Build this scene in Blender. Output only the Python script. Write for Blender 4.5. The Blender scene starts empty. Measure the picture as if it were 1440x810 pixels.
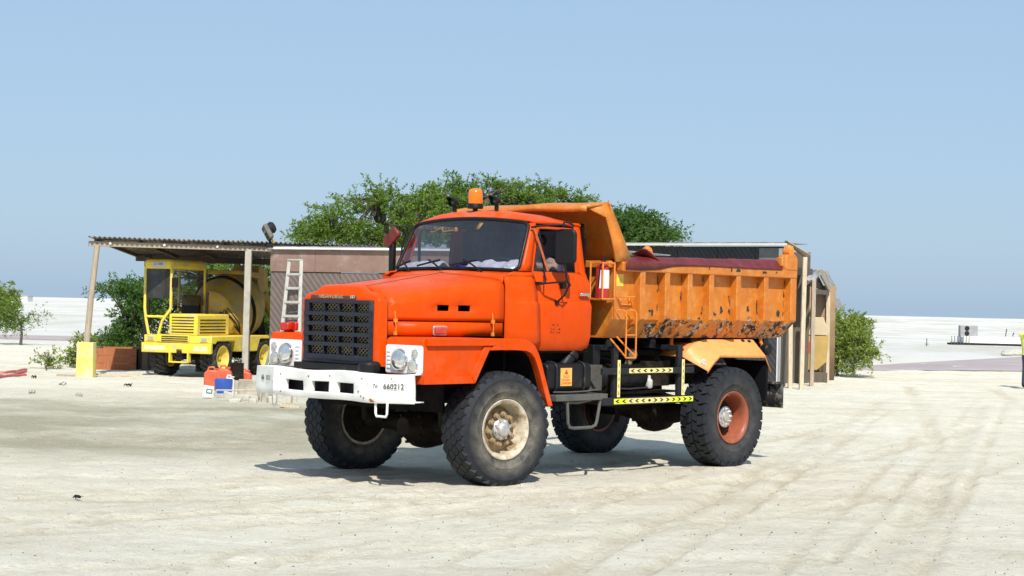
import bpy, bmesh, math, random
import numpy as np
from mathutils import Vector, Matrix, Euler
R = math.radians
random.seed(7)
sc = bpy.context.scene
C = sc.collection

# ------------------------------------------------------------------ camera, sky, sun, exposure
F_PX, PITCH, ROLL, CAM_H = 2502.7, 0.0073, 0.0225, 1.983
cd = bpy.data.cameras.new('camera')
cd.sensor_width = 36.0
cd.lens = F_PX / 1440.0 * 36.0
cd.clip_start, cd.clip_end = 0.1, 6000
cam = bpy.data.objects.new('camera', cd)
C.objects.link(cam)
cam.matrix_world = Matrix.Translation((0, 0, CAM_H)) @ Matrix.Rotation(math.pi / 2 + PITCH, 4, 'X') @ Matrix.Rotation(ROLL, 4, 'Z')
sc.camera = cam

SUN_DIR = Vector((0.128, -0.909, 1.0)).normalized()
world = bpy.data.worlds.new('World')
sc.world = world
world.use_nodes = True
wn = world.node_tree.nodes
wl = world.node_tree.links
sky = wn.new('ShaderNodeTexSky')
sky.sky_type = 'NISHITA'
sky.sun_disc = False
sky.sun_elevation = math.asin(SUN_DIR.z)
sky.sun_rotation = math.atan2(SUN_DIR.x, SUN_DIR.y)
sky.altitude = 0
sky.air_density = 1.0
sky.dust_density = 1.0
sky.ozone_density = 3.0
# even milky-blue haze over the whole dome, as over the Gulf coast at noon
hazemix = wn.new('ShaderNodeMix')
hazemix.data_type = 'RGBA'
hazemix.inputs[0].default_value = 0.70
hazemix.inputs[7].default_value = (3.98, 5.72, 7.85, 1)
wl.new(sky.outputs[0], hazemix.inputs[6])
wl.new(hazemix.outputs[2], wn['Background'].inputs[0])
wn['Background'].inputs[1].default_value = 0.1

sl = bpy.data.lights.new('sun', 'SUN')
sl.energy = 5.0
sl.angle = R(0.53)
sl.color = (1.0, 0.955, 0.88)
so = bpy.data.objects.new('sun', sl)
C.objects.link(so)
so.rotation_euler = SUN_DIR.to_track_quat('Z', 'Y').to_euler()

sc.view_settings.view_transform = 'Standard'
sc.view_settings.look = 'None'
sc.view_settings.gamma = 1
sc.view_settings.exposure = 0.12

# ------------------------------------------------------------------ materials
def nd(nt, t, **k):
    n = nt.nodes.new(t)
    for a, b in k.items():
        setattr(n, a, b)
    return n

def noise(nt, scale, detail=5, rough=0.6, vec=None):
    n = nd(nt, 'ShaderNodeTexNoise')
    n.inputs['Scale'].default_value = scale
    n.inputs['Detail'].default_value = detail
    n.inputs['Roughness'].default_value = rough
    if vec is not None:
        nt.links.new(vec, n.inputs['Vector'])
    return n.outputs['Fac']

def ramp(nt, fac, stops):
    n = nd(nt, 'ShaderNodeValToRGB')
    e = n.color_ramp.elements
    while len(e) < len(stops):
        e.new(0.5)
    for i, (p, c) in enumerate(stops):
        e[i].position = p
        e[i].color = (c, c, c, 1) if isinstance(c, (int, float)) else (*c, 1)
    nt.links.new(fac, n.inputs['Fac'])
    return n.outputs['Color']

def mixc(nt, fac, a, b, mode='MIX'):
    n = nd(nt, 'ShaderNodeMix', data_type='RGBA', blend_type=mode)
    for i, v in ((0, fac), (6, a), (7, b)):
        if isinstance(v, (int, float)):
            n.inputs[i].default_value = v if i == 0 else (v, v, v, 1)
        elif isinstance(v, tuple):
            n.inputs[i].default_value = (*v, 1)
        else:
            nt.links.new(v, n.inputs[i])
    return n.outputs[2]

def mth(nt, op, a, b=0.0, clamp=False):
    n = nd(nt, 'ShaderNodeMath', operation=op, use_clamp=clamp)
    for i, v in ((0, a), (1, b)):
        if isinstance(v, (int, float)):
            n.inputs[i].default_value = v
        else:
            nt.links.new(v, n.inputs[i])
    return n.outputs[0]

def maprange(nt, v, a, b, c=0.0, d=1.0):
    n = nd(nt, 'ShaderNodeMapRange')
    nt.links.new(v, n.inputs[0])
    for i, q in enumerate((a, b, c, d)):
        n.inputs[i + 1].default_value = q
    return n.outputs[0]

def sepxyz(nt, kind='Object'):
    tc = nd(nt, 'ShaderNodeTexCoord')
    s = nd(nt, 'ShaderNodeSeparateXYZ')
    nt.links.new(tc.outputs[kind], s.inputs[0])
    return tc.outputs[kind], s.outputs[0], s.outputs[1], s.outputs[2]

def base(name):
    m = bpy.data.materials.new(name)
    m.use_nodes = True
    nt = m.node_tree
    b = nt.nodes['Principled BSDF']
    return m, nt, b

def setin(nt, b, key, v):
    if isinstance(v, (int, float)):
        b.inputs[key].default_value = v
    elif isinstance(v, tuple):
        b.inputs[key].default_value = (*v, 1)
    else:
        nt.links.new(v, b.inputs[key])

def bump(nt, b, h, strength=0.3, dist=0.01):
    n = nd(nt, 'ShaderNodeBump')
    n.inputs['Strength'].default_value = strength
    n.inputs['Distance'].default_value = dist
    nt.links.new(h, n.inputs['Height'])
    nt.links.new(n.outputs[0], b.inputs['Normal'])

def M(name, col, rough=0.5, metal=0.0, var=0.18, scale=4.0, dirt=None, dirt_amt=0.0, dscale=6.0, bmp=0.0, bscale=60.0, spec=0.5):
    m, nt, b = base(name)
    tc = nd(nt, 'ShaderNodeTexCoord').outputs['Object']
    c = mixc(nt, maprange(nt, noise(nt, scale, 6, 0.65, tc), 0.3, 0.7), tuple(x * (1 - var) for x in col), tuple(min(1, x * (1 + var)) for x in col))
    if dirt:
        f = maprange(nt, noise(nt, dscale, 8, 0.7, tc), 0.62 - 0.25 * dirt_amt, 0.75 - 0.15 * dirt_amt)
        c = mixc(nt, mth(nt, 'MULTIPLY', f, min(1, 0.5 + dirt_amt)), c, dirt)
    setin(nt, b, 'Base Color', c)
    b.inputs['Metallic'].default_value = metal
    b.inputs['Specular IOR Level'].default_value = spec
    setin(nt, b, 'Roughness', maprange(nt, noise(nt, scale * 2.3, 5, 0.6, tc), 0.3, 0.7, max(0.02, rough * 0.8), min(1, rough * 1.25)))
    if bmp:
        bump(nt, b, noise(nt, bscale, 4, 0.6, tc), bmp, 0.01)
    return m

def truck_paint(name, col):
    # sprayed orange, faded on the bonnet, dusted low down, chipped
    m, nt, b = base(name)
    tc, x, y, z = sepxyz(nt)
    n1 = noise(nt, 1.7, 6, 0.6, tc)
    c = mixc(nt, maprange(nt, n1, 0.3, 0.7), col, tuple(v * 0.86 for v in col))
    # sun-bleached patch down the middle of the bonnet
    fade = mth(nt, 'MULTIPLY', maprange(nt, z, 2.08, 2.2), maprange(nt, mth(nt, 'ABSOLUTE', y), 0.75, 0.35))
    fade = mth(nt, 'MULTIPLY', fade, maprange(nt, noise(nt, 3.2, 6, 0.7, tc), 0.35, 0.62))
    c = mixc(nt, mth(nt, 'MULTIPLY', fade, 0.55), c, (0.62, 0.17, 0.09))
    # pale dust in blotches, more towards the sills
    dz = maprange(nt, z, 1.6, 1.0, 0.0, 0.14)
    d = mth(nt, 'MULTIPLY', maprange(nt, noise(nt, 5.5, 8, 0.7, tc), 0.42, 0.72), mth(nt, 'ADD', dz, 0.03))
    c = mixc(nt, d, c, (0.55, 0.4, 0.26))
    dm = nd(nt, 'ShaderNodeMapping')
    nt.links.new(tc, dm.inputs[0])
    dm.inputs['Scale'].default_value = (7, 7, 0.8)
    c = mixc(nt, maprange(nt, noise(nt, 1.8, 6, 0.65, dm.outputs[0]), 0.5, 0.75, 0, 0.3), c, tuple(v * 0.72 for v in col))
    c = mixc(nt, maprange(nt, noise(nt, 26, 6, 0.75, tc), 0.6, 0.72, 0, 0.22), c, (0.6, 0.2, 0.09))
    chips = ramp(nt, noise(nt, 38, 3, 0.5, tc), [(0.755, 0.0), (0.77, 1.0)])
    c = mixc(nt, mth(nt, 'MULTIPLY', chips, 0.8), c, (0.2, 0.09, 0.05))
    setin(nt, b, 'Base Color', c)
    setin(nt, b, 'Roughness', maprange(nt, noise(nt, 7, 6, 0.65, tc), 0.3, 0.7, 0.24, 0.46))
    b.inputs['Specular IOR Level'].default_value = 0.11
    bump(nt, b, noise(nt, 2.3, 3, 0.5, tc), 0.2, 0.03)
    return m

def bed_paint(name, col):
    m, nt, b = base(name)
    tc, x, y, z = sepxyz(nt)
    c = mixc(nt, maprange(nt, noise(nt, 2.2, 7, 0.7, tc), 0.3, 0.7), col, (col[0] * 0.82, col[1] * 0.72, col[2] * 0.6))
    c = mixc(nt, maprange(nt, noise(nt, 6.5, 6, 0.7, tc), 0.46, 0.7, 0, 0.55), c, (0.66, 0.33, 0.09))
    # peeling: rare higher up, heavy on the sloping foot of the body
    zone = mth(nt, 'MULTIPLY', maprange(nt, z, 1.98, 1.74), maprange(nt, x, -2.2, -2.6))
    n = noise(nt, 6.0, 9, 0.74, tc)
    thr = mth(nt, 'SUBTRACT', 0.70, mth(nt, 'MULTIPLY', zone, 0.212))
    peel = mth(nt, 'MULTIPLY', mth(nt, 'SUBTRACT', n, thr), 26.0, clamp=True)
    under = ramp(nt, noise(nt, 13, 6, 0.75, tc), [(0.43, (0.008, 0.007, 0.006)), (0.50, (0.04, 0.022, 0.015)), (0.53, (0.2, 0.08, 0.045)), (0.56, (0.62, 0.58, 0.5)), (0.64, (0.2, 0.14, 0.08))])
    c = mixc(nt, peel, c, under)
    drip = nd(nt, 'ShaderNodeMapping')
    nt.links.new(tc, drip.inputs[0])
    drip.inputs['Scale'].default_value = (9, 9, 1.1)
    st = maprange(nt, noise(nt, 1.6, 5, 0.6, drip.outputs[0]), 0.56, 0.72, 0, 0.35)
    c = mixc(nt, st, c, (0.3, 0.12, 0.04))
    setin(nt, b, 'Base Color', c)
    setin(nt, b, 'Roughness', mixc(nt, peel, 0.48, 0.9))
    bump(nt, b, mixc(nt, peel, noise(nt, 3.5, 4, 0.6, tc), 0.1), 0.45, 0.03)
    return m

def glass(name, tint, rough=0.03, f0=1.45, dust=0.0):
    m = bpy.data.materials.new(name)
    m.use_nodes = True
    nt = m.node_tree
    nt.nodes.remove(nt.nodes['Principled BSDF'])
    out = nt.nodes['Material Output']
    t = nd(nt, 'ShaderNodeBsdfTransparent')
    t.inputs[0].default_value = (*tint, 1)
    g = nd(nt, 'ShaderNodeBsdfGlossy')
    g.inputs['Roughness'].default_value = rough
    # the same reflectance from both sides of a thin pane
    fr = nd(nt, 'ShaderNodeLayerWeight')
    fr.inputs[0].default_value = 0.5
    fac = mth(nt, 'ADD', mth(nt, 'MULTIPLY', mth(nt, 'POWER', fr.outputs['Facing'], 4.0), 0.9), (f0 - 1) ** 2 / (f0 + 1) ** 2 * 1.6)
    mx = nd(nt, 'ShaderNodeMixShader')
    nt.links.new(fac, mx.inputs[0])
    nt.links.new(t.outputs[0], mx.inputs[1])
    nt.links.new(g.outputs[0], mx.inputs[2])
    last = mx.outputs[0]
    if dust:
        d = nd(nt, 'ShaderNodeBsdfDiffuse')
        d.inputs[0].default_value = (0.5, 0.46, 0.4, 1)
        m2 = nd(nt, 'ShaderNodeMixShader')
        tc = nd(nt, 'ShaderNodeTexCoord').outputs['Object']
        nt.links.new(maprange(nt, noise(nt, 2.5, 6, 0.7, tc), 0.35, 0.75, dust * 0.3, dust), m2.inputs[0])
        nt.links.new(last, m2.inputs[1])
        nt.links.new(d.outputs[0], m2.inputs[2])
        last = m2.outputs[0]
    nt.links.new(last, out.inputs['Surface'])
    return m

def tyre_mat(name, dust, r0, r1):
    m, nt, b = base(name)
    tc, x, y, z = sepxyz(nt)
    rad = mth(nt, 'SQRT', mth(nt, 'ADD', mth(nt, 'MULTIPLY', x, x), mth(nt, 'MULTIPLY', z, z)))
    n = noise(nt, 6, 6, 0.7, tc)
    f = mth(nt, 'MULTIPLY', maprange(nt, rad, r1, r0), maprange(nt, n, 0.32, 0.66))
    c = mixc(nt, maprange(nt, noise(nt, 14, 5, 0.7, tc), 0.3, 0.7), (0.013, 0.015, 0.020), (0.026, 0.028, 0.034))
    c = mixc(nt, mth(nt, 'MULTIPLY', f, dust), c, (0.20, 0.178, 0.14))
    edge = maprange(nt, noise(nt, 9, 8, 0.75, tc), 0.55, 0.78, 0, 0.22)
    c = mixc(nt, edge, c, (0.08, 0.068, 0.05))
    setin(nt, b, 'Base Color', c)
    b.inputs['Roughness'].default_value = 0.62
    b.inputs['Specular IOR Level'].default_value = 0.25
    bump(nt, b, noise(nt, 70, 4, 0.6, tc), 0.15, 0.005)
    return m

def lattice_mat(name, col, line, scale):
    # pressed diamond pattern of the cladding sheets: fine relief plus dirt
    m, nt, b = base(name)
    tc, x, y, z = sepxyz(nt)
    a = mth(nt, 'FRACT', mth(nt, 'MULTIPLY', mth(nt, 'ADD', x, mth(nt, 'MULTIPLY', z, 0.8)), scale))
    d = mth(nt, 'FRACT', mth(nt, 'MULTIPLY', mth(nt, 'SUBTRACT', x, mth(nt, 'MULTIPLY', z, 0.8)), scale * 0.5))
    la = maprange(nt, mth(nt, 'ABSOLUTE', mth(nt, 'SUBTRACT', a, 0.5)), 0.12, 0.3)
    ld = maprange(nt, mth(nt, 'ABSOLUTE', mth(nt, 'SUBTRACT', d, 0.5)), 0.42, 0.5)
    w = maprange(nt, noise(nt, 2.0, 7, 0.7, tc), 0.3, 0.7)
    c = mixc(nt, mth(nt, 'MULTIPLY', la, maprange(nt, w, 0, 1, 0.45, 1.0)), col, line)
    c = mixc(nt, mth(nt, 'MULTIPLY', ld, 0.5), c, line)
    c = mixc(nt, maprange(nt, noise(nt, 1.1, 7, 0.7, tc), 0.45, 0.75, 0, 0.5), c, tuple(v * 1.35 for v in col))
    setin(nt, b, 'Base Color', c)
    b.inputs['Roughness'].default_value = 0.7
    bump(nt, b, la, 0.4, 0.02)
    return m

def leaf_mat(name, a, bcol):
    m, nt, b = base(name)
    tc = nd(nt, 'ShaderNodeTexCoord').outputs['Object']
    oi = nd(nt, 'ShaderNodeNewGeometry')
    c = mixc(nt, maprange(nt, noise(nt, 1.3, 4, 0.7, tc), 0.3, 0.7), a, bcol)
    c = mixc(nt, mth(nt, 'MULTIPLY', oi.outputs['Random Per Island'], 0.55), c, tuple(min(1, v * 1.55) for v in bcol))
    setin(nt, b, 'Base Color', c)
    b.inputs['Roughness'].default_value = 0.55
    b.inputs['Specular IOR Level'].default_value = 0.3
    tr = nd(nt, 'ShaderNodeBsdfTranslucent')
    nt.links.new(mixc(nt, 1.0, c, (1.0, 1.0, 0.5), 'MULTIPLY'), tr.inputs[0])
    mx = nd(nt, 'ShaderNodeMixShader')
    mx.inputs[0].default_value = 0.4
    nt.links.new(b.outputs[0], mx.inputs[1])
    nt.links.new(tr.outputs[0], mx.inputs[2])
    nt.links.new(mx.outputs[0], nt.nodes['Material Output'].inputs['Surface'])
    return m

def wood_mat(name, col, rough=0.8):
    m, nt, b = base(name)
    tc = nd(nt, 'ShaderNodeTexCoord').outputs['Object']
    mp = nd(nt, 'ShaderNodeMapping')
    nt.links.new(tc, mp.inputs[0])
    mp.inputs['Scale'].default_value = (14, 14, 1.2)
    c = mixc(nt, maprange(nt, noise(nt, 3, 6, 0.65, mp.outputs[0]), 0.3, 0.7), tuple(v * 0.62 for v in col), tuple(v * 1.15 for v in col))
    setin(nt, b, 'Base Color', c)
    b.inputs['Roughness'].default_value = rough
    bump(nt, b, noise(nt, 8, 5, 0.6, mp.outputs[0]), 0.3, 0.01)
    return m

def ground_mat():
    m, nt, b = base('sand')
    tc, x, y, z = sepxyz(nt)
    big = maprange(nt, noise(nt, 0.16, 6, 0.6, tc), 0.35, 0.65)
    c = mixc(nt, big, (0.87, 0.83, 0.695), (0.81, 0.75, 0.59))
    # wind and traffic streaks
    mp = nd(nt, 'ShaderNodeMapping')
    nt.links.new(tc, mp.inputs[0])
    mp.inputs['Rotation'].default_value = (0, 0, R(-14))
    mp.inputs['Scale'].default_value = (0.18, 0.8, 1)
    st = maprange(nt, noise(nt, 1.3, 8, 0.7, mp.outputs[0]), 0.45, 0.68)
    c = mixc(nt, mth(nt, 'MULTIPLY', st, 0.42), c, (0.50, 0.425, 0.295))
    # disturbed tan sand in the wheel tracks
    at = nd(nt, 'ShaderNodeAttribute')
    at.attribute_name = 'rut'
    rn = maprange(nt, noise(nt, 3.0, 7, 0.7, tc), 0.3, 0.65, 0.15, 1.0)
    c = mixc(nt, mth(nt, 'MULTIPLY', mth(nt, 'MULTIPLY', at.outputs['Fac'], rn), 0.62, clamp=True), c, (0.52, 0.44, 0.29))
    # trampled olive-grey ground on the yard side
    yard = mth(nt, 'MULTIPLY', maprange(nt, x, 1.0, -3.5), mth(nt, 'MULTIPLY', maprange(nt, y, 20, 23), maprange(nt, y, 36, 31)))
    yard = mth(nt, 'MULTIPLY', yard, maprange(nt, noise(nt, 0.5, 7, 0.65, tc), 0.33, 0.58, 0.35, 1))
    c = mixc(nt, mth(nt, 'MULTIPLY', yard, 0.85), c, (0.33, 0.31, 0.21))
    mott = maprange(nt, noise(nt, 1.9, 10, 0.78, tc), 0.48, 0.7)
    c = mixc(nt, mth(nt, 'MULTIPLY', mott, 0.4), c, (0.48, 0.40, 0.27))
    fine = maprange(nt, noise(nt, 8, 8, 0.78, tc), 0.53, 0.64)  # tan speckles in two layers, also painting in the shading of ripples
    c = mixc(nt, mth(nt, 'MULTIPLY', fine, 0.27), c, (0.50, 0.405, 0.26))
    fine2 = maprange(nt, noise(nt, 24, 5, 0.7, tc), 0.55, 0.65)
    c = mixc(nt, mth(nt, 'MULTIPLY', fine2, 0.27), c, (0.44, 0.36, 0.235))
    pale = maprange(nt, noise(nt, 15, 6, 0.75, tc), 0.56, 0.68)
    c = mixc(nt, mth(nt, 'MULTIPLY', pale, 0.5), c, (0.86, 0.83, 0.74))
    # whiter spoil out on the flats; stretched grey noise paints in the shading of mounds
    farm = nd(nt, 'ShaderNodeMapping')
    nt.links.new(tc, farm.inputs[0])
    farm.inputs['Scale'].default_value = (0.13, 0.05, 1)
    c = mixc(nt, maprange(nt, y, 58, 75), c, mixc(nt, maprange(nt, noise(nt, 1.0, 8, 0.7, farm.outputs[0]), 0.42, 0.62), (0.68, 0.665, 0.62), (0.53, 0.50, 0.43)))
    setin(nt, b, 'Base Color', c)
    b.inputs['Roughness'].default_value = 0.95
    b.inputs['Specular IOR Level'].default_value = 0.15
    h = mth(nt, 'ADD', mth(nt, 'MULTIPLY', noise(nt, 9, 8, 0.75, tc), 1.0), mth(nt, 'MULTIPLY', noise(nt, 40, 5, 0.7, tc), 0.5))
    bump(nt, b, h, 1.0, 0.06)
    return m

ORANGE = (0.69, 0.066, 0.0008)
m_orange = truck_paint('cab_paint', ORANGE)
m_bed = bed_paint('body_paint', (0.58, 0.18, 0.014))
m_fender2 = M('faded_orange', (0.78, 0.31, 0.09), 0.5, var=0.15, scale=3, dirt=(0.5, 0.2, 0.08), dirt_amt=0.25, dscale=8)
m_orange_metal = M('orange_ironwork', (0.75, 0.22, 0.025), 0.5, var=0.2, dirt=(0.2, 0.09, 0.04), dirt_amt=0.35, dscale=20)
m_maroon = M('maroon_tarp', (0.13, 0.012, 0.014), 0.5, var=0.3, scale=3, dirt=(0.18, 0.055, 0.045), dirt_amt=0.3, bmp=0.4, bscale=14)
m_grille = M('grille_navy', (0.010, 0.012, 0.022), 0.38, var=0.2, dirt=(0.1, 0.09, 0.08), dirt_amt=0.1)
m_mesh = M('grille_mesh', (0.34, 0.27, 0.17), 0.6, metal=0.3, var=0.4, scale=9)
m_rubber = M('black_rubber', (0.007, 0.007, 0.008), 0.5, var=0.3, spec=0.3)
m_black = M('black_metal', (0.010, 0.010, 0.011), 0.42, var=0.3, scale=6, dirt=(0.07, 0.055, 0.04), dirt_amt=0.15, dscale=5, spec=0.22)
m_under = M('oily_underbody', (0.016, 0.012, 0.009), 0.6, var=0.4, scale=7, dirt=(0.07, 0.042, 0.024), dirt_amt=0.35, dscale=4, bmp=0.3, spec=0.15)
m_darkgrey = M('dark_grey_steel', (0.016, 0.017, 0.020), 0.5, spec=0.25, var=0.25, scale=5, dirt=(0.12, 0.1, 0.08), dirt_amt=0.2)
m_greysteel = M('weathered_grey_steel', (0.12, 0.115, 0.105), 0.55, metal=0.3, var=0.35, scale=6, dirt=(0.1, 0.07, 0.045), dirt_amt=0.4)
m_white = M('white_paint', (0.78, 0.77, 0.73), 0.45, var=0.07, scale=5, dirt=(0.42, 0.3, 0.18), dirt_amt=0.06, dscale=11, bmp=0.25, bscale=5)
m_lamp_white = M('lamp_panel_white', (0.76, 0.76, 0.74), 0.4, var=0.06, scale=8, dirt=(0.4, 0.37, 0.32), dirt_amt=0.12)
m_chrome = M('chrome', (0.68, 0.68, 0.67), 0.16, metal=1.0, var=0.1)
m_silver = M('silver_hub', (0.6, 0.59, 0.56), 0.38, metal=0.7, var=0.25, scale=12, dirt=(0.25, 0.2, 0.14), dirt_amt=0.3, dscale=18)
m_lens = M('headlamp_lens', (0.72, 0.72, 0.7), 0.12, metal=0.85, var=0.2, scale=25)
m_lens_dirty = M('side_lamp_lens', (0.56, 0.53, 0.46), 0.2, metal=0.5, var=0.2, scale=20)
m_redbrown = M('red_brown_paint', (0.4, 0.085, 0.03), 0.5, var=0.3, scale=20)
m_rustzinc = M('rusty_roof_sheet', (0.13, 0.11, 0.095), 0.7, var=0.4, scale=1.5, dirt=(0.34, 0.3, 0.26), dirt_amt=0.5, dscale=3)
m_red = M('red_lens', (0.5, 0.025, 0.012), 0.2, var=0.2, scale=12)
m_mirror_red = M('dull_red_plastic', (0.13, 0.018, 0.012), 0.4, var=0.4, scale=9)
m_redfade = M('faded_red_lens', (0.42, 0.06, 0.03), 0.35, var=0.25, scale=12)
m_amber, _nt, _b = base('amber_beacon')
_b.inputs['Base Color'].default_value = (0.95, 0.19, 0.006, 1)
_b.inputs['Roughness'].default_value = 0.12
_b.inputs['Subsurface Weight'].default_value = 0.35
_b.inputs['Subsurface Radius'].default_value = (0.05, 0.02, 0.005)
m_green = M('green_lens', (0.006, 0.085, 0.04), 0.2, var=0.2)
m_glass = glass('windscreen_glass', (0.68, 0.68, 0.78), 0.02, 1.68, 0.03)
m_glass_clear = glass('clear_glass', (0.72, 0.74, 0.74), 0.02, 1.45, 0.05)
m_glass_dark = glass('dark_tinted_glass', (0.17, 0.18, 0.2), 0.04, 1.45, 0.12)
m_interior = M('cab_interior', (0.006, 0.0055, 0.007), 0.8, var=0.3, spec=0.15)
m_greycloth = M('grey_cloth', (0.14, 0.14, 0.16), 0.9, var=0.2)
m_purple = M('plum_curtain', (0.06, 0.035, 0.085), 0.9, var=0.4, scale=9)
m_fleece = M('white_fleece', (0.72, 0.72, 0.68), 0.95, var=0.2, scale=18, bmp=0.8, bscale=45)
m_blue_cloth = M('blue_cloth', (0.03, 0.03, 0.3), 0.9, var=0.3, scale=12)
m_gold = M('gold_sticker', (0.62, 0.33, 0.05), 0.5, var=0.2)
m_tyre_front = tyre_mat('tyre_front', 0.95, 0.40, 0.535)
m_tyre_rear = tyre_mat('tyre_rear', 0.28, 0.40, 0.56)
m_rim_cream = M('cream_rim', (0.56, 0.49, 0.37), 0.55, var=0.2, scale=5, dirt=(0.24, 0.15, 0.07), dirt_amt=0.7, dscale=7)
m_rim_dirt = M('muddy_rim_disc', (0.27, 0.19, 0.1), 0.8, var=0.35, scale=6, dirt=(0.1, 0.06, 0.03), dirt_amt=0.3)
m_rim_red = M('red_oxide_rim', (0.29, 0.075, 0.035), 0.5, var=0.25, scale=5, dirt=(0.2, 0.13, 0.08), dirt_amt=0.25)
m_yellow_tape = M('yellow_reflective_tape', (0.82, 0.68, 0.25), 0.4, var=0.12, scale=12)
m_yellow_lime = M('lime_reflective_tape', (0.8, 0.86, 0.03), 0.4, var=0.1, scale=12)
m_ink = M('black_print', (0.012, 0.012, 0.014), 0.6, var=0.2)
m_redink = M('red_print', (0.55, 0.05, 0.02), 0.6, var=0.2)
m_sticker = M('amber_sticker', (0.8, 0.43, 0.09), 0.45, var=0.15, scale=9)
m_extred = M('extinguisher_red', (0.42, 0.022, 0.022), 0.3, var=0.15)
m_paper = M('paper_label', (0.72, 0.71, 0.68), 0.6, var=0.06)
m_mixer = M('mixer_yellow', (0.80, 0.60, 0.05), 0.5, var=0.14, scale=3, dirt=(0.5, 0.44, 0.27), dirt_amt=0.55, dscale=4)
m_drum = M('mixer_drum_yellow', (0.56, 0.36, 0.055), 0.6, var=0.25, scale=3, dirt=(0.34, 0.3, 0.22), dirt_amt=0.6, dscale=4)
m_mixer_pale = M('worn_pale_lettering', (0.8, 0.72, 0.42), 0.6, var=0.25, scale=20)
m_wood = wood_mat('weathered_timber', (0.42, 0.34, 0.25))
m_wood_dark = wood_mat('dark_timber', (0.12, 0.095, 0.07))
m_wood_pale = wood_mat('pale_timber', (0.6, 0.49, 0.34))
m_wood_red = wood_mat('rust_red_boards', (0.4, 0.13, 0.045), 0.65)
m_zinc = M('corrugated_zinc', (0.42, 0.41, 0.39), 0.45, metal=0.5, var=0.3, scale=2, dirt=(0.2, 0.1, 0.05), dirt_amt=0.4, dscale=3)
m_whitetrim = M('white_trim', (0.78, 0.77, 0.75), 0.55, var=0.08, scale=3)
m_brown = M('brown_fascia_board', (0.245, 0.155, 0.12), 0.75, var=0.16, scale=2.5, dirt=(0.34, 0.25, 0.21), dirt_amt=0.35, dscale=3)
m_lattice = lattice_mat('grey_diamond_cladding', (0.165, 0.128, 0.112), (0.105, 0.08, 0.07), 7.2)
m_lattice_dark = lattice_mat('charcoal_diamond_cladding', (0.05, 0.046, 0.048), (0.026, 0.024, 0.026), 7.2)
m_panelgrey = M('grey_sheet', (0.3, 0.3, 0.3), 0.6, var=0.15, scale=4)
m_alu = M('aluminium_ladder', (0.5, 0.48, 0.43), 0.45, metal=0.35, var=0.12, scale=8)
m_bark = wood_mat('bark', (0.1, 0.08, 0.055))
m_leaf = leaf_mat('acacia_leaf', (0.082, 0.15, 0.02), (0.15, 0.235, 0.035))
m_leaf_dark = leaf_mat('dark_leaf', (0.045, 0.11, 0.022), (0.085, 0.165, 0.032))  # leaf in a darker green
m_leaf_pale = leaf_mat('pale_leaf', (0.14, 0.19, 0.035), (0.22, 0.28, 0.06))
m_concrete = M('concrete', (0.46, 0.44, 0.38), 0.85, var=0.2, scale=5, dirt=(0.3, 0.27, 0.2), dirt_amt=0.3, bmp=0.4, bscale=25)
m_yellowblock = M('yellow_painted_concrete', (0.8, 0.66, 0.13), 0.7, var=0.12, scale=4, dirt=(0.62, 0.58, 0.42), dirt_amt=0.7, dscale=3.5)
m_blueplastic = M('blue_plastic', (0.03, 0.09, 0.38), 0.4, var=0.15)
m_orangeplastic = M('orange_plastic', (0.6, 0.11, 0.05), 0.45, var=0.15)
m_whiteplastic = M('white_plastic', (0.58, 0.58, 0.56), 0.45, var=0.08)
m_greenprint = M('green_print', (0.02, 0.14, 0.1), 0.5)
m_hose = M('red_hose', (0.5, 0.13, 0.12), 0.55, var=0.2)
m_tealpipe = M('grey_green_pipe', (0.16, 0.2, 0.17), 0.5, var=0.2)
m_cream = M('cream_hopper', (0.5, 0.4, 0.25), 0.6, var=0.12, scale=2)
m_hopper = M('ochre_hopper', (0.42, 0.28, 0.08), 0.6, var=0.15, scale=2)
m_stone = M('stones', (0.42, 0.37, 0.29), 0.9, var=0.4, scale=3)
m_darkstone = M('dark_pebbles', (0.15, 0.12, 0.09), 0.9, var=0.4, scale=3)
m_road = M('dusty_red_asphalt', (0.36, 0.30, 0.29), 0.9, var=0.15, scale=0.3, dirt=(0.45, 0.4, 0.36), dirt_amt=0.3, dscale=0.6)
m_skin = M('skin', (0.22, 0.11, 0.065), 0.55, var=0.12, scale=9)
m_shirt = M('dusty_brown_shirt', (0.21, 0.15, 0.125), 0.9, var=0.25, scale=6)
m_vest = M('hi_vis_vest', (0.66, 0.72, 0.16), 0.75, var=0.12)
m_trouser = M('navy_trousers', (0.035, 0.04, 0.07), 0.85, var=0.2)
m_hair = M('dark_hair', (0.014, 0.011, 0.01), 0.6, var=0.3)

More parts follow.
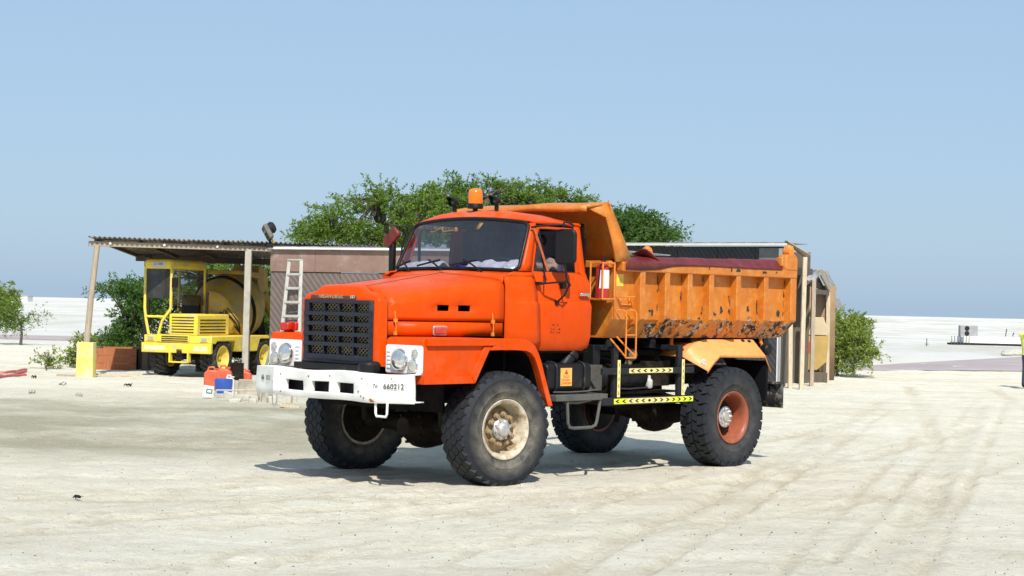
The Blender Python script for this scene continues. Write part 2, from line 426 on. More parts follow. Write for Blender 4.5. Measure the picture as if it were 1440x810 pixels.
# ------------------------------------------------------------------ mesh helpers
class MB:
    def __init__(s):
        s.v, s.f = [], []

    def add(s, vs, fs):
        o = len(s.v)
        s.v += [tuple(p) for p in vs]
        s.f += [tuple(i + o for i in f) for f in fs]
        return s

    def box(s, x0, x1, y0, y1, z0, z1):
        x0, x1 = min(x0, x1), max(x0, x1); y0, y1 = min(y0, y1), max(y0, y1); z0, z1 = min(z0, z1), max(z0, z1)
        vs = [(x, y, z) for x in (x0, x1) for y in (y0, y1) for z in (z0, z1)]
        return s.add(vs, [(0, 1, 3, 2), (4, 6, 7, 5), (0, 4, 5, 1), (2, 3, 7, 6), (0, 2, 6, 4), (1, 5, 7, 3)])

    def obox(s, c, sz, m):
        c = Vector(c)
        vs = []
        for x in (-.5, .5):
            for y in (-.5, .5):
                for z in (-.5, .5):
                    vs.append(c + m @ Vector((x * sz[0], y * sz[1], z * sz[2])))
        return s.add(vs, [(0, 1, 3, 2), (4, 6, 7, 5), (0, 4, 5, 1), (2, 3, 7, 6), (0, 2, 6, 4), (1, 5, 7, 3)])

    def bar(s, p, q, w, h, up=(0, 0, 1)):
        p, q = Vector(p), Vector(q)
        d = (q - p)
        L = d.length
        d.normalize()
        u = Vector(up)
        if abs(d.dot(u)) > 0.97:
            u = Vector((1, 0, 0))
        a = d.cross(u).normalized()
        b = a.cross(d)
        m = Matrix((a, d, b)).transposed()
        return s.obox((p + q) / 2, (w, L, h), m)

    def prism(s, poly, axis, a, b):
        n = len(poly)
        def mk(p, t):
            return {'y': (p[0], t, p[1]), 'x': (t, p[0], p[1]), 'z': (p[0], p[1], t)}[axis]
        vs = [mk(p, a) for p in poly] + [mk(p, b) for p in poly]
        fs = [tuple(range(n)), tuple(range(2 * n - 1, n - 1, -1))]
        fs += [(i, (i + 1) % n, n + (i + 1) % n, n + i) for i in range(n)]
        return s.add(vs, fs)

    def tube(s, pts, r, n=8, caps=True, closed=False):
        pts = [Vector(p) for p in pts]
        k = len(pts)
        rs = r if isinstance(r, (list, tuple)) else [r] * k
        rings = []
        prev = None
        for i, p in enumerate(pts):
            if closed:
                d = pts[(i + 1) % k] - pts[i - 1]
            else:
                d = pts[min(i + 1, k - 1)] - pts[max(i - 1, 0)]
            d.normalize()
            if prev is None:
                a = d.cross(Vector((0, 0, 1)))
                if a.length < 0.1:
                    a = d.cross(Vector((1, 0, 0)))
            else:
                a = prev - d * prev.dot(d)
            a.normalize()
            prev = a
            b = d.cross(a)
            rings.append([p + (a * math.cos(2 * math.pi * j / n) + b * math.sin(2 * math.pi * j / n)) * rs[i] for j in range(n)])
        vs = [v for ring in rings for v in ring]
        fs = []
        for i in range(k if closed else k - 1):
            i2 = (i + 1) % k
            for j in range(n):
                fs.append((i * n + j, i * n + (j + 1) % n, i2 * n + (j + 1) % n, i2 * n + j))
        if caps and not closed:
            fs.append(tuple(range(n - 1, -1, -1)))
            fs.append(tuple((k - 1) * n + j for j in range(n)))
        return s.add(vs, fs)

    def lathe(s, prof, c=(0, 0, 0), n=24, axis='y', m=None, a0=0.0, caps=True):
        # prof: (radius, t along axis)
        vs, fs = [], []
        c = Vector(c)
        for (r, t) in prof:
            for j in range(n):
                a = a0 + 2 * math.pi * j / n
                u, w = r * math.cos(a), r * math.sin(a)
                p = {'y': Vector((u, t, w)), 'x': Vector((t, u, w)), 'z': Vector((u, w, t))}[axis]
                if m is not None:
                    p = m @ p
                vs.append(c + p)
        k = len(prof)
        for i in range(k - 1):
            for j in range(n):
                fs.append((i * n + j, i * n + (j + 1) % n, (i + 1) * n + (j + 1) % n, (i + 1) * n + j))
        if caps and prof[0][0] > 1e-4:
            fs.append(tuple(range(n - 1, -1, -1)))
        if caps and prof[-1][0] > 1e-4:
            fs.append(tuple((k - 1) * n + j for j in range(n)))
        return s.add(vs, fs)

    def grid(s, fn, us, vs_, skip=None):
        nu, nv = len(us), len(vs_)
        vs = [fn(u, v) for u in us for v in vs_]
        fs = []
        for i in range(nu - 1):
            for j in range(nv - 1):
                if skip and skip(i, j):
                    continue
                fs.append((i * nv + j, (i + 1) * nv + j, (i + 1) * nv + j + 1, i * nv + j + 1))
        return s.add(vs, fs)

    def loops(s, loops, closed=False):
        n = len(loops[0])
        vs = [p for l in loops for p in l]
        fs = []
        for i in range(len(loops) - 1):
            for j in range(n if closed else n - 1):
                j2 = (j + 1) % n
                fs.append((i * n + j, i * n + j2, (i + 1) * n + j2, (i + 1) * n + j))
        return s.add(vs, fs)

    def sphere(s, c, r, n=14, k=8, sc3=(1, 1, 1)):
        c = Vector(c)
        pr = [(max(1e-5, math.sin(math.pi * i / k)) * r, -math.cos(math.pi * i / k) * r) for i in range(k + 1)]
        m = Matrix.Diagonal(Vector(sc3))
        return s.lathe(pr, c, n, 'z', m)

    def mirror_y(s):
        o = len(s.v)
        s.v += [(x, -y, z) for (x, y, z) in s.v]
        s.f += [tuple(i + o for i in reversed(f)) for f in s.f]
        return s

    def mesh(s, name, mat, smooth=30):
        me = bpy.data.meshes.new(name)
        me.from_pydata(s.v, [], s.f)
        me.update()
        bm = bmesh.new()
        bm.from_mesh(me)
        bmesh.ops.remove_doubles(bm, verts=bm.verts, dist=1e-5)
        bmesh.ops.recalc_face_normals(bm, faces=bm.faces)
        bm.to_mesh(me)
        bm.free()
        if mat:
            me.materials.append(mat)
        if smooth:
            me.shade_smooth()
            me.set_sharp_from_angle(angle=R(smooth))
        return me

    def build(s, name, mat, parent=None, bevel=0.0, smooth=30, solid=0.0, off=-1, seg=2, angle=40):
        o = bpy.data.objects.new(name, s.mesh(name, mat, smooth))
        C.objects.link(o)
        if parent:
            o.parent = parent
        if solid:
            md = o.modifiers.new('solid', 'SOLIDIFY')
            md.thickness = solid
            md.offset = off
        if bevel:
            md = o.modifiers.new('bevel', 'BEVEL')
            md.width = bevel
            md.segments = seg
            md.limit_method = 'ANGLE'
            md.angle_limit = R(angle)
            md.harden_normals = False
        return o

def tag(o, label=None, cat=None, group=None, kind=None):
    if label: o['label'] = label
    if cat: o['category'] = cat
    if group: o['group'] = group
    if kind: o['kind'] = kind
    return o

def empty(name, loc, rz=0.0):
    o = bpy.data.objects.new(name, None)
    C.objects.link(o)
    o.location = loc
    o.rotation_euler = (0, 0, rz)
    o.empty_display_size = 0.2
    return o

def copy_tree(o, parent=None):
    c = o.copy()
    C.objects.link(c)
    c.parent = parent
    for ch in [x for x in bpy.data.objects if x.parent == o]:
        copy_tree(ch, c)
    return c

def text_mesh(name, body, size, mat, matrix, parent=None, depth=0.002, sx=1.0):
    cu = bpy.data.curves.new('lettering_curve', 'FONT')
    cu.body = body
    cu.size = size
    cu.extrude = depth
    cu.align_x = 'CENTER'
    cu.align_y = 'CENTER'
    t = bpy.data.objects.new('lettering_tmp', cu)
    C.objects.link(t)
    bpy.context.view_layer.update()
    me = bpy.data.meshes.new_from_object(t.evaluated_get(bpy.context.evaluated_depsgraph_get()))
    bpy.data.objects.remove(t)
    bpy.data.curves.remove(cu)
    for v in me.vertices:
        v.co.x *= sx
    me.transform(matrix)
    me.materials.clear()
    me.materials.append(mat)
    o = bpy.data.objects.new(name, me)
    C.objects.link(o)
    if parent:
        o.parent = parent
    return o

def frame(origin, xdir, updir):
    x = Vector(xdir).normalized()
    u = Vector(updir).normalized()
    z = x.cross(u).normalized()
    y = z.cross(x)
    m = Matrix((x, y, z)).transposed().to_4x4()
    m.translation = Vector(origin)
    return m

def itp(x, pts):
    return float(np.interp(x, [p[0] for p in pts], [p[1] for p in pts]))

def arc(cx, cy, r, a0, a1, n):
    return [(cx + r * math.cos(R(a0 + (a1 - a0) * i / n)), cy + r * math.sin(R(a0 + (a1 - a0) * i / n))) for i in range(n + 1)]

def rrect(x0, x1, y0, y1, r, n=4):
    return arc(x1 - r, y1 - r, r, 0, 90, n) + arc(x0 + r, y1 - r, r, 90, 180, n) + arc(x0 + r, y0 + r, r, 180, 270, n) + arc(x1 - r, y0 + r, r, 270, 360, n)

# pixel of the photograph -> ground point or point at a given depth (used only to lay the place out)
def W(px, py, z=None, y=None):
    u, v = px - 720, py - 405
    ix = u * math.cos(ROLL) + v * math.sin(ROLL)
    iy = -u * math.sin(ROLL) + v * math.cos(ROLL)
    d = Vector((ix / F_PX, math.cos(PITCH) + iy / F_PX * math.sin(PITCH), math.sin(PITCH) - iy / F_PX * math.cos(PITCH)))
    t = (z - CAM_H) / d.z if z is not None else y / d.y
    return Vector((0, 0, CAM_H)) + d * t

# ------------------------------------------------------------------ ground and terrain
TX, TY, TA = -0.9925, 19.7679, 0.7613
T_S, T_C = math.sin(TA), math.cos(TA)
TM = Matrix.Translation((TX, TY, 0)) @ Matrix.Rotation(math.atan2(-T_C, -T_S), 4, 'Z')

def vnoise(x, y, seed=0):
    xi, yi = np.floor(x).astype(int), np.floor(y).astype(int)
    xf, yf = x - xi, y - yi
    def h(a, b):
        n = (a * 374761393 + b * 668265263 + seed * 982451653) & 0x7fffffff
        n = ((n ^ (n >> 13)) * 1274126177) & 0x7fffffff
        return ((n ^ (n >> 16)) & 0xffff) / 65535.0
    u, v = xf * xf * (3 - 2 * xf), yf * yf * (3 - 2 * yf)
    return (h(xi, yi) * (1 - u) + h(xi + 1, yi) * u) * (1 - v) + (h(xi, yi + 1) * (1 - u) + h(xi + 1, yi + 1) * u) * v - 0.5

# wheel tracks: polylines of (x, y) on the ground, in metres
TRACKS = []
def track(p0, p1, p2, gauge=2.1, depth=0.022, w=0.155, lug=True):
    for off in (-gauge / 2, gauge / 2):
        pts = []
        for i in range(17):
            t = i / 16
            p = (1 - t) ** 2 * np.array(p0) + 2 * t * (1 - t) * np.array(p1) + t * t * np.array(p2)
            d = 2 * (1 - t) * (np.array(p1) - np.array(p0)) + 2 * t * (np.array(p2) - np.array(p1))
            d = d / np.linalg.norm(d)
            pts.append((p[0] - d[1] * off, p[1] + d[0] * off))
        TRACKS.append((pts, depth, w, lug))
track((-5.5, 13.2), (1.2, 13.8), (6.4, 25.5), 2.1, 0.026)
track((-7.5, 16.5), (0.5, 14.8), (7.0, 31.0), 2.1, 0.024)
track((0.3, 9.5), (3.0, 17.0), (9.0, 38.0), 2.1, 0.022)
track((3.0, 9.5), (6.5, 20.0), (11.5, 47.0), 2.1, 0.020)
track((-9.0, 19.0), (-3.0, 15.8), (3.4, 22.5), 2.1, 0.022)
track((-9.0, 22.5), (-2.0, 24.5), (6.0, 33.0), 2.1, 0.018)

def fine_track(pix, gauge=0.85, depth=0.014, w=0.07):
    g = [W(px, py, z=0) for px, py in pix]
    mid = g[1] * 2 - (g[0] + g[2]) * 0.5
    track((g[0].x, g[0].y), (mid.x, mid.y), (g[2].x, g[2].y), gauge, depth, w, True)
fine_track([(690, 806), (930, 702), (1120, 628)])
fine_track([(860, 806), (1030, 700), (1180, 604)], 0.5)
fine_track([(1010, 806), (1150, 690), (1290, 575)], 0.9)
fine_track([(1230, 800), (1320, 680), (1395, 562)], 0.7)
fine_track([(-20, 748), (380, 704), (740, 690)], 0.4, 0.012)
fine_track([(-20, 700), (300, 694), (600, 712)], 0.3, 0.012, 0.06)
fine_track([(300, 806), (520, 752), (800, 715)], 0.5, 0.012)
RUT = {}
def zterrain(x, y):
    x = np.asarray(x, float); y = np.asarray(y, float)
    near = np.clip((75 - y) / 20, 0, 1)
    z = (vnoise(x * 0.45, y * 0.45, 1) * 0.05 + vnoise(x * 1.3, y * 1.3, 2) * 0.03 + vnoise(x * 3.1, y * 3.1, 3) * 0.026 + vnoise(x * 7.0, y * 7.0, 4) * 0.02) * near
    X_, Y_, Z_ = x, y, z
    sel = Y_ < 46
    x, y, z = X_[sel], Y_[sel], Z_[sel]
    rsum = np.zeros(x.shape)
    for pts, dep, w, lug in (TRACKS if len(x) else []):
        P = np.array(pts)
        best = np.full(x.shape, 1e9); side = np.zeros(x.shape); al = np.zeros(x.shape)
        acc = 0.0
        for i in range(len(P) - 1):
            a, b = P[i], P[i + 1]
            d = b - a; L = np.hypot(*d); d = d / L
            t = np.clip((x - a[0]) * d[0] + (y - a[1]) * d[1], 0, L)
            dist = np.hypot(x - a[0] - d[0] * t, y - a[1] - d[1] * t)
            m = dist < best
            best = np.where(m, dist, best)
            al = np.where(m, acc + t, al)
            side = np.where(m, (x - a[0]) * (-d[1]) + (y - a[1]) * d[0], side)
            acc += L
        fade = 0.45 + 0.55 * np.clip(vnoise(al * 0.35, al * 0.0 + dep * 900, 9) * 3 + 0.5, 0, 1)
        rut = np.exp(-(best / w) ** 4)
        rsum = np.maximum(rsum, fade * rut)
        berm = np.exp(-((best - w * 1.35) / (w * 0.4)) ** 2)
        fade = fade * 1.25
        lugs = 0.5 + 0.5 * np.sin(al * 2 * math.pi / 0.17 + np.abs(side) * 14)
        z = z - fade * dep * rut * (0.65 + (0.5 * lugs if lug else 0.3)) + fade * dep * 0.55 * berm
    Z_[sel] = z
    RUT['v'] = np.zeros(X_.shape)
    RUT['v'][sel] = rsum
    x, y, z = X_, Y_, Z_
    # level under the truck's wheels
    lx = (x - TX) * (-T_S) + (y - TY) * (-T_C)
    ly = (x - TX) * T_C + (y - TY) * (-T_S)
    for wx, wy in ((-.09, 1.09), (-.07, -1.13), (-4.13, 1.08), (-4.13, -1.08)):
        k = np.exp(-(((lx - wx) / 0.55) ** 2 + ((ly - wy) / 0.4) ** 2) ** 2)
        z = z * (1 - k) + 0.004 * k
        rr_ = np.sqrt(((lx - wx) / 0.36) ** 2 + ((ly - wy) / 0.27) ** 2)
        z = z + 0.022 * np.exp(-((rr_ - 1.0) / 0.28) ** 2)
    # white spoil banks out on the flats
    far = np.clip((y - 80) / 160, 0, 1)
    ridge = 0.36 + 0.95 * vnoise(x * 0.028, y * 0.006 + 3, 5) + 0.5 * vnoise(x * 0.08, y * 0.03, 6)
    z = z + ridge * far ** 1.2 * np.clip((520 - y) / 200, -8, 1)
    b2 = np.clip((y - 82) / 10, 0, 1) * np.clip((135 - y) / 25, 0, 1)
    z = z + b2 * (0.02 + np.where(x < 0, 0.75, 0.25) * np.clip(vnoise(x * 0.11 + 5, y * 0.06, 8) + 0.1, 0, 1)) * np.clip((40 - x) / 10, 0, 1)
    return z

def zt(x, y):
    return float(zterrain(np.array([float(x)]), np.array([float(y)]))[0])

ys = np.concatenate([np.linspace(5.5, 34, 420), np.linspace(34.1, 62, 150)[0:], np.linspace(62.5, 140, 110), np.linspace(143, 560, 90), [700, 1200, 2500, 4500]])
us = np.concatenate([np.linspace(-4.5, -0.36, 24)[:-1], np.linspace(-0.36, 0.36, 300), np.linspace(0.36, 4.5, 24)[1:]])
YY, UU = np.meshgrid(ys, us, indexing='ij')
XX = UU * (YY + 1.5)
ZZ = zterrain(XX.ravel(), YY.ravel()).reshape(XX.shape)
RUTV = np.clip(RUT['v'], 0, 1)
ZZ[YY > 560] = -0.012 * YY[YY > 560]
nv, nu = XX.shape
verts = np.stack([XX, YY, ZZ], -1).reshape(-1, 3)
idx = np.arange(nv * nu).reshape(nv, nu)
quads = np.stack([idx[:-1, :-1], idx[:-1, 1:], idx[1:, 1:], idx[1:, :-1]], -1).reshape(-1, 4)
back = [(-60, -60, 0), (60, -60, 0)]
gv = [tuple(v) for v in verts] + back
n0 = len(verts)
gf = [tuple(int(i) for i in q) for q in quads]
# ground goes on behind the camera
gf.append(tuple([n0, n0 + 1] + [int(idx[0, k]) for k in range(nu - 1, -1, -1)]))
me = bpy.data.meshes.new('ground')
me.from_pydata(gv, [], gf)
me.shade_smooth()
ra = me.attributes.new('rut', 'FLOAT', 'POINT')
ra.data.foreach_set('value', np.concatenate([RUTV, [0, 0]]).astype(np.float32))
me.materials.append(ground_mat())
ground = bpy.data.objects.new('ground', me)
C.objects.link(ground)
tag(ground, kind='structure')

def road(name, near, far):
    mb = MB()
    n = 40
    pts = []
    for i in range(n + 1):
        t = i / n
        row = []
        for k in range(5):
            s = k / 4
            p = Vector(near[0]).lerp(Vector(near[1]), t).lerp(Vector(far[0]).lerp(Vector(far[1]), t), s)
            row.append((p.x, p.y, zt(p.x, p.y) + 0.012))
        pts.append(row)
    mb.loops(pts)
    o = mb.build(name, m_road, smooth=60)
    tag(o, kind='structure')
road('road', ((-60, 73.5), (-8, 70.6)), ((-60, 80), (-8, 77.2)))
road('road', ((9.5, 56.4), (60, 77.0)), ((9.5, 57.6), (60, 140.0)))

def zfast(x, y):
    i = int(np.searchsorted(ys, y)); j = int(np.searchsorted(us, x / (y + 1.5)))
    return float(ZZ[min(i, nv - 1), min(j, nu - 1)])
# loose stones: nobody could count them
mb = MB()
rs = random.Random(3)
for i in range(170):
    y = 9 + 26 * rs.random() ** 1.3
    x = rs.uniform(-0.3, 0.3) * y
    if i % 3 == 0:
        x = rs.uniform(0.02, 0.26) * y; y = rs.uniform(10.5, 16)
    r = rs.uniform(0.004, 0.011) * (1.5 if rs.random() < 0.06 else 1)
    mb.sphere((x, y, zfast(x, y) + r * 0.2), r, 5, 3, (rs.uniform(.8, 1.5), rs.uniform(.8, 1.3), rs.uniform(.5, .9)))
for i in range(1300):
    y = 9.5 + 16 * rs.random() ** 1.2
    x = rs.uniform(-0.31, 0.31) * y
    r = rs.uniform(0.003, 0.007)
    mb.sphere((x, y, zfast(x, y) + r * 0.3), r, 4, 2, (rs.uniform(.8, 1.6), rs.uniform(.8, 1.3), rs.uniform(.6, 1)))
tag(mb.build('pebbles', m_darkstone, smooth=0), 'small dark pebbles strewn over the pale sand', 'pebbles', kind='stuff')

# ------------------------------------------------------------------ the dump truck (x forward, y towards its left side, z up; origin under the front axle)
truck = empty('dump_truck', (0, 0, 0))
truck.matrix_world = TM
tag(truck, 'big orange dump truck with white bumper and black grille parked on the sand', 'dump truck')

# ---- chassis
mb = MB()
for s in (-1, 1):
    mb.prism([(1.3, .98), (1.3, 1.2), (-5.15, 1.22), (-5.15, 1.0), (-2, .95)], 'y', s * .38, s * .46)
for x in (1.22, .55, -.9, -2.2, -3.3, -4.9):
    mb.box(x - .05, x + .05, -.38, .38, 1.0, 1.18)
chassis = mb.build('chassis', m_under, truck, bevel=.008)
mb = MB()
mb.box(-1.9, -5.3, .3, .42, 1.24, 1.56).box(-1.9, -5.3, -.42, -.3, 1.24, 1.56)
for x in (-2.1, -2.9, -3.7, -4.5, -5.2):
    mb.box(x - .05, x + .05, -.95, .95, 1.46, 1.57)
mb.box(-1.88, -2.0, -.9, .9, 1.2, 1.5)
mb.build('sub_frame', m_black, truck, bevel=.008)
mb = MB().box(.2, 1.05, -.5, .5, 1.1, 1.9).box(-.6, .2, -.35, .35, .85, 1.5)
mb.box(-.55, -1.4, -.25, .25, .8, 1.2)
mb.build('engine_block', m_interior, truck, bevel=.03)
mb = MB().tube([(-1.3, 0, .95), (-2.4, 0, .85), (-3.9, 0, .68)], .06, 10)
mb.tube([(-1.3, .2, .92), (-.3, .03, .66)], .05, 10)
mb.tube([(-.9, -.3, .8), (-2.6, -.35, .75), (-4.8, -.45, .8)], .055, 8)
mb.build('drive_shaft', m_under, truck)
# front axle and rear axle with differential housings
def axle(x, dy, z):
    mb = MB()
    mb.tube([(x, -.92, z), (x, -.55, z), (x, dy - .3, z - .02), (x, dy + .3, z - .02), (x, .55, z), (x, .92, z)], [.10, .10, .13, .13, .10, .10], 12)
    mb.lathe([(.02, -.29), (.17, -.25), (.235, -.16), (.255, 0), (.235, .14), (.15, .27), (.10, .36), (.02, .38)], (x, dy, z - .02), 20, 'x')
    for k in range(10):
        a = k * math.pi / 5
        mb.obox((x + .23, dy + .185 * math.cos(a), z - .02 + .185 * math.sin(a)), (.05, .028, .028), Matrix.Identity(3))
    o = mb.build('axle_housing', m_under, truck, smooth=35)
    return o
axle(-.08, .03, .60)
axle(-4.13, .0, .63)
for x, L, zc in ((0.0, .62, .80), (-4.13, .68, .83)):
    for s in (-1, 1):
        mb = MB()
        for k in range(7):
            l = L * (1 - .11 * k)
            pts = [(x + l * t, zc - .02 * k + .09 * t * t) for t in np.linspace(-1, 1, 9)]
            mb.prism(pts + [(p[0], p[1] - .015) for p in reversed(pts)], 'y', s * .56, s * .65)
        mb.box(x - .07, x + .07, s * .54, s * .67, zc - .2, zc + .05)
        mb.build('leaf_spring', m_under, truck)
for s in (-1, 1):
    MB().tube([(x_, s * .62, z_) for x_, z_ in ((.25, .62), (.3, 1.1))], .04, 8).build('shock_absorber', m_under, truck)
    MB().tube([(-3.75, s * .3, .47), (-3.75, s * .3, .72)], .03, 8).build('drain_pipe', m_under, truck)
MB().tube([(-.3, -.8, .55), (-.3, .8, .55)], .025, 8).build('steering_rod', m_under, truck)


# ---- wheels: local y is outward
def make_tyre(name, mat, rear):
    mb = MB()
    RO, W2 = .62, .18
    gr = .604 if not rear else .590
    prof = [(.29, -.125), (.32, -.15), (.37, -.176), (.44, -.192), (.52, -.188), (.57, -.175), (.597, -.155), (gr, -.13), (gr + .003, -.05), (gr + .003, .05), (gr, .13), (.597, .155), (.57, .175), (.545, .184), (.538, .190), (.53, .187), (.44, .192), (.425, .192), (.42, .196), (.40, .190), (.395, .185), (.345, .166), (.335, .168), (.33, .158), (.29, .125)]
    mb.lathe(prof, n=84, caps=False)
    nb = 34 if not rear else 30
    def block(poly, r0f, r1f):
        n = len(poly)
        vs = []
        for rf in (r0f, r1f):
            for (a, y) in poly:
                r = rf(y)
                vs.append((r * math.cos(a), y, r * math.sin(a)))
        mb.add(vs, [tuple(range(n - 1, -1, -1)), tuple(range(n, 2 * n))] + [(i, (i + 1) % n, n + (i + 1) % n, n + i) for i in range(n)])
    top = lambda y: RO - .09 * max(0, abs(y) - .12) ** 1.0 - 2.2 * max(0, abs(y) - .13) ** 2
    bot = lambda y: gr - .012 - .5 * max(0, abs(y) - .13)
    da = 2 * math.pi / nb
    for i in range(nb):
        if not rear:
            for col, yc in enumerate((-.123, -.041, .041, .123)):
                a = (i + .5 * (col % 2)) * da
                h = da * .5 * .91
                e1, e2 = .021 * .86, .061 * .9
                block([(a - h, yc - e1), (a, yc - e2), (a + h, yc - e1), (a + h, yc + e1), (a, yc + e2), (a - h, yc + e1)], bot, top)
        else:
            for col, (yc, hw) in enumerate(((-.130, .047), (-.045, .036), (.045, .036), (.130, .047))):
                a = (i + (.0, .35, .6, .25)[col]) * da
                h = da * .42
                sk = .10 * da * (1 if col in (0, 2) else -1)
                block([(a - h + sk, yc - hw), (a + h + sk, yc - hw), (a + h * .8, yc), (a + h - sk, yc + hw), (a - h - sk, yc + hw), (a - h * 1.1, yc)], bot, top)
            for s in (-1, 1):
                a = (i + (.25 if s > 0 else 0)) * da
                h = da * .37
                vs = []
                for aa in (a - h, a + h):
                    for (r, y) in ((.602, .168), (.567, .188), (.54, .189), (.54, .17), (.588, .15)):
                        vs.append((r * math.cos(aa), s * y, r * math.sin(aa)))
                mb.add(vs, [(0, 1, 2, 3, 4), (9, 8, 7, 6, 5)] + [(k, (k + 1) % 5, 5 + (k + 1) % 5, 5 + k) for k in range(5)])
    return mb.mesh(name, mat, 32)

def wheel(rear):
    # brake drum carries tyre, rim, hub and nuts
    mb = MB().lathe([(.05, -.2), (.2, -.19), (.205, -.02), (.19, .0), (.05, .01)], n=28)
    w = mb.build('wheel', m_under, truck)
    t = bpy.data.objects.new('tyre', make_tyre('tyre', m_tyre_rear if rear else m_tyre_front, rear))
    C.objects.link(t); t.parent = w
    MB().lathe([(.06, -.16), (.285, -.155), (.29, -.14), (.06, -.13)], n=32).build('backing_plate', m_under, w)
    if not rear:
        lip = MB().lathe([(.285, -.14), (.318, -.152), (.32, -.14), (.292, -.12), (.282, -.05), (.282, .10), (.292, .14), (.322, .158), (.327, .168), (.318, .174), (.296, .166), (.278, .145), (.268, .11), (.262, .06), (.255, .02), (.246, .005), (.235, .0)], n=64, caps=False)
        lip.build('rim', m_rim_cream, w, smooth=50)
        d = MB().lathe([(.25, .0), (.235, .02), (.205, .045), (.175, .06), (.12, .066), (.05, .066)], n=48)
        d.build('rim_disc', m_rim_dirt, w, smooth=40)
        hub = MB().lathe([(.118, .055), (.114, .10), (.10, .116), (.083, .12), (.074, .15), (.055, .166), (.02, .172)], n=24)
        for k in range(8):
            a = k * math.pi / 4
            hub.lathe([(.019, .10), (.019, .134), (.005, .138)], (.092 * math.cos(a), 0, .092 * math.sin(a)), 6)
        hub.build('hub', m_silver, w, smooth=35)
        nut = MB().lathe([(.031, .045), (.031, .092), (.022, .10), (.022, .118), (.006, .122)], n=8).mesh('wheel_nut', m_rim_dirt, 35)
        rr = .163
    else:
        lip = MB().lathe([(.285, -.14), (.318, -.152), (.32, -.14), (.292, -.12), (.282, -.05), (.282, .10), (.292, .14), (.32, .158), (.325, .168), (.316, .174), (.296, .166), (.278, .145), (.268, .10), (.256, -.02), (.24, -.08), (.225, -.1)], n=64, caps=False)
        lip.build('rim', m_rim_red, w, smooth=50)
        d = MB().lathe([(.245, -.085), (.21, -.075), (.13, -.065), (.05, -.065)], n=40)
        d.build('rim_disc', m_rim_red, w, smooth=40)
        hub = MB().lathe([(.112, -.075), (.10, .02), (.128, .03), (.131, .05), (.12, .058), (.06, .06), (.055, .075), (.02, .078)], n=24)
        for k in range(10):
            a = k * math.pi / 5
            hub.lathe([(.014, .05), (.014, .075), (.005, .078)], (.1 * math.cos(a), 0, .1 * math.sin(a)), 6)
        hub.build('hub', m_silver, w, smooth=35)
        nut = MB().lathe([(.026, -.075), (.026, -.03), (.016, -.02), (.006, -.018)], n=8).mesh('wheel_nut', m_rim_red, 35)
        rr = .178
    for k in range(10):
        a = (k + .3) * math.pi / 5
        o = bpy.data.objects.new('wheel_nut', nut)
        C.objects.link(o); o.parent = w
        o.location = (rr * math.cos(a), 0, rr * math.sin(a))
    return w
STEER = R(-6)
wf = wheel(False)
wr = wheel(True)
wf.location = (-.09, 1.09, .612); wf.rotation_euler = (0, R(20), STEER)
wf2 = copy_tree(wf, truck); wf2.location = (-.07, -1.13, .612); wf2.rotation_euler = (0, R(-11), math.pi + STEER)
wr.location = (-4.13, 1.07, .612); wr.rotation_euler = (0, R(4), 0)
wr2 = copy_tree(wr, truck); wr2.location = (-4.13, -1.07, .612); wr2.rotation_euler = (0, R(31), math.pi)

# ---- bonnet
def hw(x):
    return .63 + .2587 * (1.15 - x)
def htop(x):
    return itp(x, [(-.3, 2.222), (.3, 2.145), (.8, 2.06), (1.0, 2.02), (1.15, 1.985)])
def hedge(x):
    # near edge of the raised centre panel: (y, z)
    return itp(x, [(-.27, .05), (1.15, .30)]), 2.10 + .1327 * (1.2 - x) - .006
def hood_sec(x):
    w, t = hw(x), htop(x)
    ye, ze = hedge(x)
    half = [(w, 1.755), (w + .004, 1.80), (w + .006, 1.86), (w + .006, 1.925), (w + .002, t - .11), (w - .012, t - .06), (w - .045, t - .02), (w - .10, t + .002), ((w - .1) * .5 + ye * .5, (t + ze) * .5 + .006), (ye + .02, ze - .004), (ye, ze), (ye * .5, ze + .008), (0, ze + .010)]
    return half
xs = [1.10, 1.0, .85, .7, .535, .397, .288, .142, .0, -.15, -.27]
rows = []
for x in xs:
    h = hood_sec(x)
    rows.append([(x, y, z) for y, z in h] + [(x, -y, z) for y, z in reversed(h[:-1])])
mb = MB()
n = len(rows[0])
vs = [p for r_ in rows for p in r_]
fs = []
for i in range(len(rows) - 1):
    for j in range(n - 1):
        if j in (2, n - 4) and i in (4, 6):
            continue
        fs.append((i * n + j, i * n + j + 1, (i + 1) * n + j + 1, (i + 1) * n + j))
mb.add(vs, fs)
hood = mb.build('bonnet', m_orange, truck, smooth=24, solid=.02, off=-1)
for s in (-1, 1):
    MB().tube([(x, s * hedge(x)[0], hedge(x)[1] - .001) for x in np.linspace(1.095, -.265, 12)], .0045, 5).build('crease_shade_line', m_rubber, hood)
